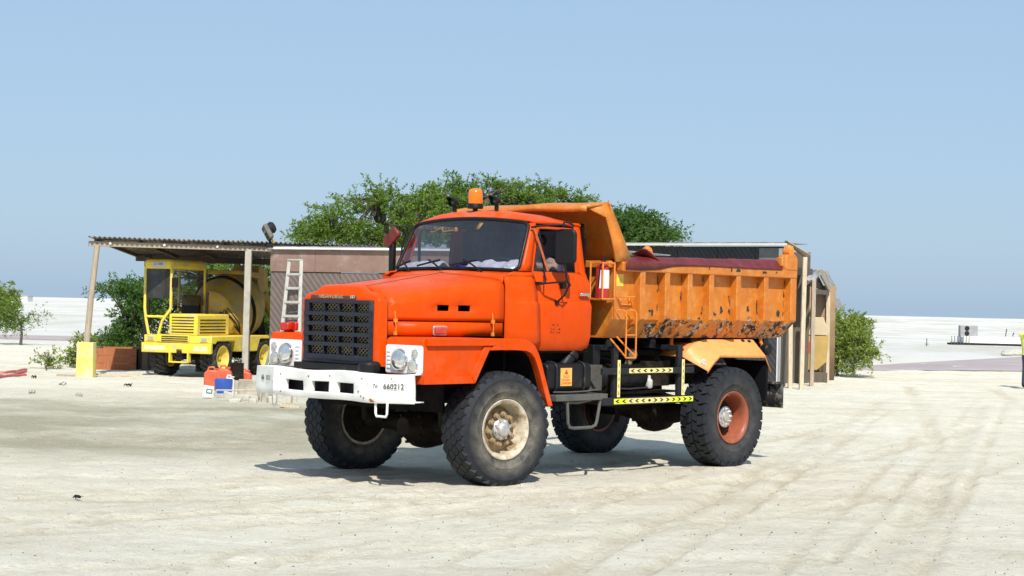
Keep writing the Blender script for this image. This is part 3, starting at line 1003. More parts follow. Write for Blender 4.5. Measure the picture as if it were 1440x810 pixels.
# dark tubes above draw the shade line along the raised centre's crease
mb = MB()
for s in (-1, 1):
    mb.grid(lambda u, v, s=s: (u, s * (hw(u) + .0 - .012), 1.595 + v * .155), [1.10, .6, .2, -.27], [0, .5, .97])
mb.build('bonnet_side', m_orange, truck, solid=.015)
for s in (-1, 1):
    # marker lamp low on the bonnet side
    mb = MB()
    m = frame((.5, s * (hw(.5) + .002), 1.652), (-1, s * .2587, 0), (0, 0, 1))
    mb.prism(rrect(-.085, .085, -.052, .052, .02), 'z', 0, .018)
    mb.v = [tuple(m @ Vector(v)) for v in mb.v]
    b_ = mb.build('marker_lamp', m_darkgrey if s < 0 else m_silver, truck, bevel=.004)
    mb = MB()
    mb.prism(rrect(-.072, .072, -.04, .04, .018), 'z', .0, .05)
    mb.v = [tuple(m @ Vector(v)) for v in mb.v]
    mb.build('lens', m_redfade, b_, bevel=.015, seg=3)
    # bonnet catches
    for x, dz in ((1.02, 0), (-.13, 0)):
        mb = MB()
        y = s * (hw(x) + .012)
        mb.tube([(x, y, 1.60), (x, y + s * .012, 1.68), (x + .006, y + s * .004, 1.78), (x + .012, y, 1.85)], .007, 6)
        mb.box(x - .02, x + .02, y - .01, y + .012, 1.735, 1.775)
        mb.box(x - .016, x + .016, y - .01, y + .012, 1.60, 1.64)
        mb.build('bonnet_catch', m_orange_metal, truck)
# nose: rounded surround of the grille
def outline(inset, drop):
    w = hw(1.15) - inset
    t = 2.03 - drop
    b = 1.27 + inset * .6
    r = .10
    pts = [(w, b)]
    for z in (1.45, 1.65, 1.8):
        pts.append((w, z))
    pts += arc(w - r, t - r, r, 0, 90, 6)
    pts += [(w * .66, t + .025), (.31, t + .08), (.28, t + .086), (.14, t + .092), (0, t + .095)]
    full = pts + [(-y, z) for y, z in reversed(pts[:-1])]
    return full
L0, L1, L2, L3, L4 = outline(-.012, .028), outline(0, 0), outline(.004, .004), outline(.02, .02), outline(.055, .05)
GY, GZ0, GZ1 = .555, 1.305, 1.955
def clampg(p):
    return (max(-GY, min(GY, p[0] * 1.2)), max(GZ0, min(GZ1, p[1] if p[1] < 1.8 else 2.2)))
inner = []
for (y, z) in L4:
    if z < 1.82:
        inner.append((math.copysign(GY, y), max(GZ0, z)))
    else:
        inner.append((max(-GY, min(GY, y * 1.05)), GZ1))
loops = [[(1.105, y, z) for y, z in L0], [(1.13, y, z) for y, z in L1], [(1.165, y, z) for y, z in L2], [(1.20, y, z) for y, z in L3], [(1.217, y, z) for y, z in L4], [(1.217, y, z) for y, z in inner], [(1.15, y * .99, z) for y, z in inner]]
mb = MB().loops(loops)
mb.box(1.12, 1.214, -GY - .02, GY + .02, 1.25, GZ0)
mb_ = MB().tube([(1.1025, y, z) for y, z in outline(-.0115, .0285)], .0045, 5)
mb_.build('nose_seam', m_rubber, truck)
nose = mb.build('grille_surround', m_orange, truck, smooth=35)
# bare recess behind the grille
MB().box(1.06, 1.09, -.58, .58, 1.25, 1.99).build('radiator', m_interior, truck)
# grille
g = MB()
gx0, gx1 = 1.175, 1.232
g.box(gx0, gx1, -GY, -GY + .075, GZ0, GZ1).box(gx0, gx1, GY - .075, GY, GZ0, GZ1)
g.box(gx0, gx1 + .002, -GY, GY, GZ1 - .04, GZ1).box(gx0, gx1 + .004, -GY, GY, GZ0, GZ0 + .07)
grille = g.build('grille', m_grille, truck, bevel=.008)
gh = (GZ1 - .04 - GZ0 - .07) / 5
bar = MB().box(gx0 + .01, gx1 + .012, -GY + .01, GY - .01, -.02, .02).mesh('grille_bar', m_grille)
for k in range(1, 5):
    o = bpy.data.objects.new('grille_bar', bar); C.objects.link(o); o.parent = grille
    o.location = (0, 0, GZ0 + .07 + gh * k)
bar = MB().box(gx0 + .005, gx1 - .012, -.012, .012, GZ0 + .03, GZ1 - .03).mesh('grille_upright', m_grille)
for k in range(-1, 2):
    o = bpy.data.objects.new('grille_upright', bar); C.objects.link(o); o.parent = grille
    o.location = (0, k * (GY - .075) * .5, 0)
mb = MB()
step = .056
hwid = GY - .07
zlo, zhi = GZ0 + .05, GZ1 - .03
for sgn in (-1, 1):
    k = -40
    while k < 60:
        pts = []
        y0 = -hwid + k * step
        # line y = y0 + (z - zlo) * 1.6 * sgn
        za, zb = zlo, zhi
        sl_ = 1.25 * sgn
        def yy(z): return y0 + (z - zlo) * sl_
        lo, hi = sorted((zlo + (-hwid - y0) / sl_, zlo + (hwid - y0) / sl_))
        za, zb = max(za, lo), min(zb, hi)
        if zb - za > .01:
            x = 1.168 + .004 * sgn
            mb.bar((x, yy(za), za), (x, yy(zb), zb), .008, .009, (1, 0, 0))
        k += 1
mb.build('mesh_screen', m_mesh, grille)
# maker's strip above the grille
pl = MB().box(1.205, 1.228, -.46, .28, 1.968, 2.004)
pl.v = [(x - (z - 1.968) * .35, y, z) for x, y, z in pl.v]
pl = pl.build('name_plate', M('plate_dark', (.05, .04, .03), .4), truck, bevel=.003)
text_mesh('lettering', 'NISSAN DIESEL', .052, M('plate_brass', (.62, .5, .3), .35, .6), frame((1.2265, -.12, 1.986), (0, 1, 0), (-.33, 0, 1)), pl, .003, 1.15)
text_mesh('lettering', 'UD', .048, M('plate_silver', (.6, .58, .5), .35, .5), frame((1.2265, .225, 1.986), (0, 1, 0), (-.33, 0, 1)), pl, .003, 1.0)

# ---- front wings with headlamp boxes
ARC_OUT = [(-.30, 1.578), (-.37, 1.57), (-.44, 1.545), (-.505, 1.495), (-.56, 1.42), (-.605, 1.33), (-.66, 1.19), (-.73, 1.02), (-.795, .862), (-.80, .845)]
ARC_IN = [(-.735, .845), (-.72, .86), (-.665, 1.0), (-.60, 1.17), (-.55, 1.28), (-.50, 1.37), (-.44, 1.425), (-.36, 1.45), (-.2, 1.458), (.0, 1.46), (.19, 1.458)]
for s in (-1, 1):
    body = [(1.14, 1.11), (1.14, 1.54), (1.125, 1.572), (1.09, 1.585), (.3, 1.585)] + ARC_OUT + ARC_IN + [(.24, 1.42), (.40, 1.15), (.415, 1.11)]
    mb = MB()
    # solid headlamp box in front, hollow shell over the wheel
    front = [(1.14, 1.11), (1.14, 1.54), (1.125, 1.572), (1.09, 1.585), (.21, 1.585), (.21, 1.47), (.24, 1.42), (.40, 1.15), (.415, 1.11)]
    mb.prism(front, 'y', s * .672, s * 1.225)
    shell = [(.21, 1.585)] + ARC_OUT + ARC_IN[:-1] + [(.21, 1.458)]
    mb.prism(shell, 'y', s * 1.165, s * 1.225)
    fender = mb.build('front_fender', m_orange, truck, bevel=.012, seg=3, angle=50)
    MB().prism([(.21, 1.575), (-.30, 1.57)] + [(x + .012, z - .012) for x, z in ARC_OUT[1:-1]] + [(x + .0, z) for x, z in ARC_IN[1:-1]] + [(.21, 1.46)], 'y', s * .62, s * 1.16).build('arch_liner', m_interior, fender)
    lip = MB()
    top = [(1.10, 1.578), (.3, 1.578)] + ARC_OUT
    inn = ARC_IN + [(.17, 1.475), (.14, 1.50), (.10, 1.506), (1.10, 1.506)]
    lip.prism(top + inn, 'y', s * 1.19, s * 1.262)
    lo = [(1.135, 1.115), (1.135, 1.185), (.44, 1.185), (.30, 1.40), (.19, 1.458), (.16, 1.50), (.20, 1.508), (.255, 1.50), (.33, 1.42), (.46, 1.21), (.415, 1.112)]
    lip.prism([(1.135, 1.112), (1.135, 1.188), (.455, 1.188), (.395, 1.128), (.40, 1.112)], 'y', s * 1.2, s * 1.250)
    lip.prism([(.398, 1.118), (.457, 1.182), (.27, 1.49), (.165, 1.49), (.2, 1.455)], 'y', s * 1.2, s * 1.256)
    lip.build('fender_lip', m_orange, fender, bevel=.016, seg=3, angle=50)
    # inner splash panel behind the wheel arch
    MB().box(.45, -.62, s * .60, s * .64, 1.2, 1.58).build('inner_panel', m_interior, fender)
    # headlamp panel
    hp = MB().prism([(y, z) for y, z in rrect(.684, 1.228, 1.212, 1.506, .03)], 'x', 1.13, 1.158)
    hp.v = [(x, s * y, z) for x, y, z in hp.v]
    hp = hp.build('headlamp_panel', m_lamp_white, truck, bevel=.008, seg=3)
    def lamp(y, z, r, mat, nm, dep):
        b = MB().lathe([(r * 1.12, .0), (r * 1.12, dep * .6), (r * 1.02, dep), (r * .96, dep)], (1.155, s * y, z), 28, 'x')
        b = b.build(nm, m_chrome, hp, smooth=40)
        l = MB().lathe([(r * .97, dep * .75), (r * .9, dep * .98), (r * .6, dep * 1.25), (r * .3, dep * 1.38), (1e-5, dep * 1.42)], (1.155, s * y, z), 28, 'x')
        l.v = [(x, y_, z_) for x, y_, z_ in l.v]
        l2 = l.mesh('lens', mat, 60)
        o = bpy.data.objects.new('lens', l2); C.objects.link(o); o.parent = hp
    lamp(.915, 1.352, .105, m_lens, 'headlamp', .045)
    lamp(1.112, 1.293, .066, m_lens_dirty, 'fog_lamp', .03)
    lamp(1.135, 1.425, .040, m_lens_dirty, 'side_lamp', .02)
    mb = MB()
    for k in range(5):
        mb.box(1.156, 1.168, s * .715, s * .765, 1.26 + k * .042, 1.283 + k * .042)
    mb.build('louvre_row', m_lamp_white, hp, bevel=.005)
    # indicator: red twin lamp on the offside wing top
    if s < 0:
        il = MB().prism(rrect(-1.15, -1.0, 1.60, 1.69, .03), 'x', 1.02, 1.09)
        il = il.build('indicator_lamp', m_red, truck, bevel=.015, seg=3)
        MB().prism(rrect(-1.13, -.97, 1.598, 1.70, .03), 'x', .955, 1.0).build('lens', m_red, il, bevel=.012, seg=3)
        MB().box(.97, 1.07, -1.09, -1.03, 1.58, 1.605).build('lamp_foot', m_rubber, il)

# ---- bumper: centre and two swept wings, three openings
bz = [.93, .998, 1.082, 1.205]
def bump_pt(y, z):
    ay = abs(y)
    x = 1.43 - max(0, ay - .76) * .42
    if y < 0:
        x += max(0, ay - .76) * .14
    dent = .012 * math.sin(y * 9 + 1) * math.sin(z * 14) + .006 * math.sin(y * 23)
    zz = z + .010 * math.sin(y * 5.2) * (1 if z > 1.1 else .4) + (.02 * max(0, y - .9) if z > 1.1 else 0)
    return (x + dent - max(0, 0.95 - z) * .6, y, zz)
by = [-1.235, -1.15, -1.02, -.9, -.80, -.76, -.66, -.563, -.47, -.375, -.282, -.21, -.139, 0, .146, .21, .268, .4, .528, .65, .76, .85, .98, 1.1, 1.22]
bzz = [.922, .93, .965, .985, 1.04, 1.094, 1.13, 1.17, 1.203, 1.21]
def bskip(i, j):
    yc = (by[i] + by[i + 1]) / 2
    zc = (bzz[j] + bzz[j + 1]) / 2
    return .985 < zc < 1.094 and (-.563 < yc < -.282 or -.139 < yc < .146 or .268 < yc < .528)
mb = MB().grid(lambda y, z: bump_pt(y, z), by, bzz, bskip)
bumper = mb.build('bumper', m_white, truck, solid=.05, off=0, bevel=.006, smooth=20)
# rolled top and bottom flanges
mb = MB()
for z in (.93, 1.205):
    pts = [bump_pt(y, z) for y in by]
    mb.loops([[(p[0] - .02, p[1], p[2]) for p in pts], [(p[0] - .12, p[1], p[2] + .0) for p in pts]])
mb.build('flange', m_white, bumper, solid=.012, off=0)
# dark front member behind the openings and the winch block
mb = MB().box(1.24, 1.33, -.72, .72, .95, 1.2).box(1.2, 1.34, -.58, .6, 1.215, 1.28)
mb.lathe([(.11, 0), (.12, .03), (.12, .09), (.10, .12), (.03, .13)], (1.27, .56, 1.20), 16, 'z')
mb.tube([(1.28, -.5, 1.29), (1.3, -.2, 1.3), (1.26, .2, 1.29), (1.29, .5, 1.3)], .02, 8)
mb.build('front_member', m_black, truck, bevel=.01)
MB().box(.62, .68, -.95, 1.0, .80, 1.2).build('gap_shade_plate', m_interior, truck)  # added dark plate closing the bright gap, stands in for the shade there
# rivets and rust scars of the bumper
mb = MB()
for (y, z) in ((.66, 1.155), (.70, .96), (1.02, 1.145), (1.0, 1.17), (.62, 1.02), (.15, 1.15), (-.18, 1.15), (-.66, 1.14), (-.64, .96), (1.04, .975), (.66, .975)):
    p = bump_pt(y, z)
    mb.lathe([(.011, 0), (.010, .006), (.003, .01)], (p[0] + .022, p[1], p[2]), 8, 'x')
mb.build('bolt_heads', M('rusty_bolt', (.25, .17, .1), .7), bumper)
mb = MB()
p = bump_pt(.79, .94)
mb.prism([(.75, .99), (.79, .955), (.83, .925), (.80, .918), (.78, .93)], 'x', p[0] + .012, p[0] + .036)
mb.build('torn_edge', M('rust', (.3, .09, .03), .8, var=.4, scale=20), bumper)
# split where the far wing was folded
mb = MB()
pts = [bump_pt(-.80 + .012 * math.sin(k * 2.2), .94 + k * .033) for k in range(9)]
mb.tube([(q[0] + .021, q[1], q[2]) for q in pts], [.003, .006, .003, .008, .004, .007, .003, .005, .002], 5)
mb.build('fold_crack', m_rubber, bumper)
def on_bumper(y, z, body, size, sx, nm='plate_number'):
    p, q = Vector(bump_pt(y - .08, z)), Vector(bump_pt(y + .08, z))
    c = (p + q) / 2
    nrm = (q - p).cross(Vector((0, 0, 1))).normalized()
    return text_mesh(nm, body, size, m_ink, frame(c + nrm * .034, q - p, (0, 0, 1)), bumper, .0008, sx)
on_bumper(1.015, 1.087, '660212', .078, .98)
on_bumper(.83, 1.087, '7o', .06, .9)
on_bumper(.745, 1.087, "'", .06, .9)
on_bumper(-1.05, 1.085, '66', .078, .95)
on_bumper(-.90, 1.085, '0212', .070, .8)
# hanging loops
for (y0, y1, x, r, zb) in ((.80, .98, 1.385, .013, .775), (-.98, -.90, 1.30, .006, .78)):
    lp = MB().tube([(x, y0, .95), (x, y0 + .004, zb + .03), (x, y0 + .02, zb), (x, y1 - .02, zb), (x, y1 - .004, zb + .03), (x, y1, .95)], r, 8)
    lp.build('step_loop', m_white, truck)

# ---- cab shell
YS = [(1.40, 1.03), (1.45, 1.075), (1.55, 1.118), (1.94, 1.13), (1.972, 1.122), (1.985, 1.105), (2.2, 1.088), (2.26, 1.065), (2.31, 1.03), (2.80, .965), (2.92, .945)]
def yside(z):
    return itp(z, YS)
def WS(u, v):
    # windscreen surface, u -1..1 across, v 0..1 up
    yb, yt = .985, .915
    x = (-.40 - .10 * u * u * abs(u) ** .5) * (1 - v) + (-.645 - .085 * u * u) * v
    z = (2.335 - .018 * u * u) * (1 - v) + (2.905 - .055 * u * u) * v
    return (x, u * (yb * (1 - v) + yt * v), z)
ws = MB().grid(WS, np.linspace(-.995, .995, 17), np.linspace(.005, .995, 7))
ws.build('windscreen', m_glass, truck, smooth=80)
path = []
for (u, v) in rrect(-1, 1, 0, 1, .09, 5):
    path.append((u, v))
full = []
for i in range(len(path)):
    a, b = path[i], path[(i + 1) % len(path)]
    k = max(1, int(max(abs(a[0] - b[0]) / .15, abs(a[1] - b[1]) / .2)))
    for t in range(k):
        full.append((a[0] + (b[0] - a[0]) * t / k, a[1] + (b[1] - a[1]) * t / k))
mb = MB().tube([WS(u, v) for u, v in full], .021, 8, closed=True)
mb.build('windscreen_seal', m_rubber, truck, smooth=60)

def door_front(z):
    return itp(z, [(1.4, -.775), (1.6, -.74), (2.26, -.672), (2.31, -.668), (2.82, -.80)])
def rows_panel(zs, spans, mb, s, yf=None):
    # spans(z) -> list of (x0, x1); quads between consecutive rows
    yf = yf or (lambda x, z: yside(z))
    for a, b in zip(zs[:-1], zs[1:]):
        for (p, q) in zip(spans(a, b)[0], spans(a, b)[1]):
            n = 5
            for k in range(n):
                t0, t1 = k / n, (k + 1) / n
                x00, x01 = p[0] + (p[1] - p[0]) * t0, p[0] + (p[1] - p[0]) * t1
                x10, x11 = q[0] + (q[1] - q[0]) * t0, q[0] + (q[1] - q[0]) * t1
                mb.add([(x00, s * yf(x00, a), a), (x01, s * yf(x01, a), a), (x11, s * yf(x11, b), b), (x10, s * yf(x10, b), b)], [(0, 1, 2, 3)])
win_l = lambda z: itp(z, [(2.315, -.70), (2.33, -.694), (2.76, -.823), (2.795, -.845)])
win_r = lambda z: itp(z, [(2.315, -1.385), (2.33, -1.392), (2.77, -1.378), (2.795, -1.36)])
DR = lambda z: itp(z, [(1.44, -1.49), (1.50, -1.545), (1.6, -1.56), (2.2, -1.565), (2.27, -1.53), (2.3, -1.44), (2.83, -1.425)])
ZS = [1.44, 1.47, 1.52, 1.6, 1.75, 1.9, 1.945, 1.972, 1.985, 2.06, 2.13, 2.2, 2.235, 2.26, 2.29, 2.315, 2.33, 2.45, 2.6, 2.76, 2.785, 2.795, 2.82]
for s in (1, -1):
    mb = MB()
    def sp(a, b):
        r = []
        for z in (a, b):
            hole = a >= 2.314 and b <= 2.796
            if hole:
                r.append([(door_front(z) - .006, win_l(z)), (win_r(z), DR(z))])
            else:
                r.append([(door_front(z) - .006, DR(z))])
        return r
    rows_panel(ZS, sp, mb, s)
    door = mb.build('door', m_orange, truck, solid=.035, bevel=.004, smooth=28)
    # window rubber, quarter light bar and glass
    seal = []
    for (t, z) in [(0, 2.318), (.5, 2.318), (1, 2.318), (1, 2.45), (1, 2.6), (1, 2.76), (.985, 2.793), (.5, 2.793), (.02, 2.793), (0, 2.76), (0, 2.6), (0, 2.45)]:
        x = win_l(z) + (win_r(z) - win_l(z)) * t
        seal.append((x, s * (yside(z) - .012), z))
    MB().tube(seal, .012, 6, closed=True).build('window_seal', m_rubber, door)
    # quarter light post
    MB().bar((-.835, s * (yside(2.79) - .012), 2.79), (-.90, s * (yside(2.32) - .012), 2.32), .022, .028).build('quarter_light_post', m_rubber, door)
    if s < 0:
        MB().grid(lambda x, z: (x, -(yside(z) - .02), z), [-.70, -1.0, -1.388], [2.32, 2.55, 2.79]).build('window_glass', m_glass_clear, door)
    else:
        MB().loops([[(-.70, yside(2.32) - .02, 2.32), (-.825, yside(2.76) - .02, 2.76)], [(-.885, yside(2.32) - .02, 2.32), (-.835, yside(2.76) - .02, 2.76)]]).build('window_glass', m_glass_clear, door)
    mb = MB().box(-1.36, -1.52, s * 1.118, s * 1.135, 2.055, 2.085)
    mb.box(-1.37, -1.51, s * 1.135, s * 1.150, 2.068, 2.09)
    mb.box(-1.49, -1.515, s * 1.095, s * 1.14, 2.045, 2.075)
    mb.build('door_handle', m_chrome, door, bevel=.006)
    # cowl side between bonnet and door
    mb = MB()
    def cow(a, b):
        return [[(-.285, door_front(z) + .006)] for z in (a, b)]
    def ycow(x, z):
        t = min(1, max(0, (-.285 - x) / .28))
        t = t * t * (3 - 2 * t)
        return 1.0 + .004 + (yside(z) - 1.004) * t - .05 * max(0, z - 2.15) / .1 * (1 - t) * .6
    rows_panel([1.44, 1.55, 1.65, 1.8, 1.9, 1.945, 1.972, 1.985, 2.06, 2.13, 2.18, 2.22, 2.25], cow, mb, s, ycow)
    # fold up to the windscreen foot
    top = [(x, s * ycow(x, 2.25), 2.25) for x in np.linspace(-.285, door_front(2.25) + .006, 7)]
    foot = []
    for k in range(7):
        t = k / 6
        x = -.46 + (door_front(2.31) + .006 + .46) * t
        foot.append((x, s * (.955 + (yside(2.31) - .955) * t), 2.308))
    mid = [tuple(Vector(a).lerp(Vector(b), .5) + Vector((0, s * .016, .014))) for a, b in zip(top, foot)]
    mb.loops([top, mid, foot])
    mb.build('cowl_side', m_orange, truck, smooth=40, solid=.02)
    # A-pillar
    lo_, mi_, hi_ = [], [], []
    for k in range(8):
        v = k / 7
        p0 = Vector(WS(s * 1.0, v))
        z = p0.z
        p2 = Vector((door_front(max(2.31, min(2.82, z))) + .004, s * (yside(z)), z))
        pm = Vector((p0.x * .62 + p2.x * .38, s * (yside(z) - .004), z))
        lo_.append(tuple(p0)); mi_.append(tuple(pm)); hi_.append(tuple(p2))
    MB().loops([lo_, mi_, hi_]).build('windscreen_pillar', m_orange, truck, smooth=50, solid=.03)
    # rear corner of the cab, rounded round to the back wall
    mb = MB()
    zsr = [1.46, 1.5, 1.6, 1.75, 1.94, 1.985, 2.1, 2.2, 2.26, 2.29, 2.33, 2.5, 2.7, 2.82, 2.88]
    cols = []
    for (kx, kt) in ((0, 0), (.35, 0.0), (.7, .15), (.9, .45), (1, 1)):
        col = []
        for z in zsr:
            x0 = DR(min(2.82, z)) - .006
            x1 = -1.61 + .02 * max(0, (z - 2.3) / .55) * 2
            ya = yside(z) - (.018 if z < 2.28 else 0)
            col.append((x0 + (x1 - x0) * kx, s * (ya - .06 * kt), z))
        cols.append(col)
    mb.loops(cols)
    mb.build('rear_pillar', m_orange, truck, smooth=40, solid=.02)
    # drip rail
    mb = MB().tube([(-.76, s * .945, 2.858), (-1.1, s * .962, 2.866), (-1.45, s * .962, 2.862), (-1.53, s * .955, 2.855)], .013, 6)
    mb.build('drip_rail', m_orange, truck)
# cowl top, firewall, floor, back
mb = MB()
h = hood_sec(-.27)
yl = np.linspace(-1, 1, 17)
a_ = [(-.285, u * .955, itp(abs(u * .955), sorted([(y, z) for y, z in h if z > 2.1])) - .006) for u in yl]
b_ = [tuple(Vector(WS(u * .97, 0)) + Vector((.004, 0, -.02))) for u in yl]
mid = [tuple(Vector(p).lerp(Vector(q), .5) + Vector((0, 0, .008))) for p, q in zip(a_, b_)]
mb.loops([a_, mid, b_])
mb.build('cowl_top', m_orange, truck, smooth=50, solid=.02)
mb = MB().box(-.30, -.33, -.98, .98, 1.2, 2.2).box(-.33, -1.6, -1.05, 1.05, 1.42, 1.46)
mb.build('cab_floor', m_interior, truck)
mb = MB()
for (y0, y1, z0, z1) in ((-1.05, 1.05, 1.44, 2.34), (-.96, .96, 2.72, 2.88), (-.99, -.55, 2.34, 2.72), (.55, .99, 2.34, 2.72), (-.06, .06, 2.34, 2.72)):
    mb.box(-1.575, -1.605, y0, y1, z0, z1)
mb.build('cab_back', m_interior, truck)
mb = MB().box(-1.588, -1.592, -.55, .55, 2.34, 2.72)
mb.build('rear_window', m_glass_dark, truck)
# roof
def RF(u, v):
    xf = -.665 - .10 * v * v
    xr = -1.575 + .03 * v * v
    x = xf + (xr - xf) * u
    edge = (2.925 - .05 * v * v) * (1 - u) + (2.885 - .02 * v * v) * u
    g1 = 1 - (1 - min(1, u / .22)) ** 2.2
    g2 = 1 - (1 - min(1, (1 - u) / .30)) ** 2.4
    g3 = (1 - abs(v) ** 3.6)
    y = v * (.955 + .02 * math.sin(u * math.pi))
    z = edge + .078 * g1 * g2 * g3 + .018 * (1 if u < .62 else max(0, 1 - (u - .62) / .05)) * g3 * g1
    return (x, y, z)
uu = [0, .02, .05, .09, .14, .2, .28, .4, .5, .62, .66, .74, .82, .9, .95, .98, 1]
vv = [-1, -.97, -.93, -.87, -.78, -.65, -.45, -.2, 0, .2, .45, .65, .78, .87, .93, .97, 1]
mb = MB().grid(RF, uu, vv)
roof = mb.build('roof', m_orange, truck, smooth=50, solid=.03)
MB().box(-.72, -1.57, -.9, .9, 2.855, 2.87).build('headlining', m_interior, roof)
# beacon and two green hooded roof lamps
bc = MB().lathe([(.09, 0), (.092, .03), (.085, .045), (.085, .055)], (-.80, 0, 3.03), 24, 'z').lathe([(.03, -.06), (.03, .01)], (-.80, 0, 3.03), 12, 'z').build('beacon', m_rubber, truck)
MB().lathe([(.080, .05), (.084, .07), (.081, .17), (.074, .208), (.05, .222), (.001, .226)], (-.80, 0, 3.035), 28, 'z').build('dome', m_amber, bc, smooth=50)
MB().lathe([(.03, .05), (.03, .15), (.01, .16)], (-.80, 0, 3.04), 10, 'z').build('lamp_core', m_silver, bc)
for y in (-.345, .33):
    mb = MB()
    # hooded shell, open to the front and cut back under its peak
    n = 18
    lps = []
    for (t, r) in ((0, .012), (.02, .036), (.05, .05), (.10, .056)):
        lps.append([(-.86 + t + 0, y + r * math.cos(2 * math.pi * j / n), 3.085 + .03 - t * .0 + r * math.sin(2 * math.pi * j / n)) for j in range(n)])
    lps.append([(-.76 + .075 * max(0, math.sin(2 * math.pi * j / n)), y + .058 * math.cos(2 * math.pi * j / n), 3.115 + .058 * math.sin(2 * math.pi * j / n)) for j in range(n)])
    mb.loops([l + [l[0]] for l in lps])
    mb.box(-.83, -.79, y - .015, y + .015, 3.0, 3.065)
    lampo = mb.build('roof_lamp', m_black, truck, solid=.006, smooth=60)
    MB().lathe([(.05, 0), (.045, .012), (.001, .02)], (-.785, y, 3.115), 16, 'x').build('lens', m_green, lampo, smooth=60)
# wipers
for (y0, y1, yt) in ((-.62, -.95, -.60), (-.05, -.50, .0), (.55, .05, .55)):
    mb = MB()
    p = Vector(WS(y0 / .985, 0)) + Vector((.05, 0, -.03))
    q = Vector(WS((y0 + (y1 - y0) * .62) / .985, .14)) + Vector((.05, 0, .02))
    mb.tube([p, (p + q) / 2 + Vector((.025, 0, .02)), q], .010, 6)
    a = Vector(WS(max(-.97, (y1 - .03) / .985), .06)) + Vector((.03, 0, .0))
    b = Vector(WS((y0 + (y1 - y0) * .25) / .985, .17)) + Vector((.03, 0, .0))
    mb.bar(a, b, .014, .02)
    mb.build('wiper', m_rubber, truck)
# cab inside: dashboard, fleece, steering wheel, seats, curtain, charms
MB().box(-.45, -.78, -.97, .97, 1.9, 2.30).build('dashboard', m_interior, truck, bevel=.03)
mb = MB().grid(lambda x, y: (x, y, 2.315 + .11 * math.exp(-((x + .60) / .1) ** 2) + .012 * math.sin(y * 17) + .01 * math.sin(y * 31 + x * 20)), np.linspace(-.47, -.76, 7), np.linspace(.18, .93, 30))
mb.build('dash_cover', m_fleece, truck, solid=.02)
mb = MB().grid(lambda x, y: (x, y, 2.315 + .10 * math.exp(-((x + .60) / .1) ** 2) + .012 * math.sin(y * 17) + .01 * math.sin(y * 31 + x * 20)), np.linspace(-.47, -.76, 7), np.linspace(-.93, -.30, 26))
mb.build('dash_cover', m_fleece, truck, solid=.02)
mb = MB().grid(lambda x, y: (x, y, 2.325 + .05 * math.exp(-((y) / .12) ** 2) + .01 * math.sin(y * 30)), np.linspace(-.50, -.74, 5), np.linspace(-.26, .14, 14))
mb.build('dash_cloth', m_blue_cloth, truck, solid=.02)
m_ = Matrix.Translation((-.93, .48, 2.36)) @ Matrix.Rotation(R(-28), 4, 'Y')
ring = [m_ @ Vector((.22 * math.cos(a) * 1, .22 * math.sin(a), 0)) for a in np.linspace(0, 2 * math.pi, 32, endpoint=False)]
mb = MB().tube(ring, .016, 8, closed=True)
for a in (.5, 2.6, 4.7):
    mb.tube([m_ @ Vector((0, 0, -.03)), m_ @ Vector((.22 * math.cos(a), .22 * math.sin(a), 0))], .012, 6)
mb.tube([m_ @ Vector((0, 0, -.02)), m_ @ Vector((.05, 0, -.5))], .025, 8)
mb.build('steering_wheel', m_rubber, truck)
for y in (.48, -.5):
    st = MB().box(-1.05, -1.5, y - .27, y + .27, 1.70, 1.86)
    st.prism([(-1.36, 1.84), (-1.43, 2.5), (-1.55, 2.5), (-1.52, 1.80)], 'y', y - .26, y + .26)
    st.build('cab_seat', m_purple, truck, bevel=.05, seg=3)
mb = MB().grid(lambda y, z: (-1.545 + .018 * math.sin(y * 40), y, z), np.linspace(-.93, .2, 60), [2.25, 2.5, 2.8])
mb.build('curtain', m_purple, truck)
MB().grid(lambda y, z: (-1.54 + .006 * math.sin(y * 12), y, z), np.linspace(.24, .95, 12), [2.3, 2.5, 2.8]).build('rear_blind', m_greycloth, truck)
MB().bar((-.74, -.25, 2.82), (-.74, .12, 2.80), .05, .035).build('inside_mirror', m_interior, truck, bevel=.01)
mb = MB()
def ws_off(u, v, d=-.012):
    p = Vector(WS(u, v)); return (p.x - .012, p.y, p.z - .004)
pts = [ws_off(u, v) for u, v in ((-.60, .80), (-.57, .775), (-.50, .79), (-.42, .84), (-.38, .85), (-.37, .80), (-.34, .76), (-.24, .775), (-.16, .78))]
mb.tube(pts, [.006, .008, .007, .009, .011, .009, .009, .008, .008], 6)
mb.sphere(ws_off(-.12, .795), .03, 8, 6, (.3, 1, .9))
mb.build('windscreen_charm', m_gold, truck)
c0 = [ws_off(u, v) for u, v in ((.21, .80), (.27, .80), (.31, .93), (.25, .93))]
MB().add(c0, [(0, 1, 2, 3)]).build('windscreen_sticker', m_gold, truck, solid=.003)
# small stencilled marks on the near door
mb = MB()
rs = random.Random(5)
for row, (zc, n) in enumerate(((1.727, 3), (1.685, 5), (1.648, 5))):
    for k in range(n):
        if rs.random() < .15: continue
        x = -.90 - k * .034 - rs.random() * .008 - (.03 if row == 0 else 0)
        mb.obox((x, yside(zc) + .0015, zc + rs.uniform(-.006, .006)), (rs.uniform(.012, .026), .002, rs.uniform(.007, .016)), Matrix.Rotation(rs.uniform(-.5, .5), 3, 'Y'))
mb.build('stencil_marks', m_ink, truck)

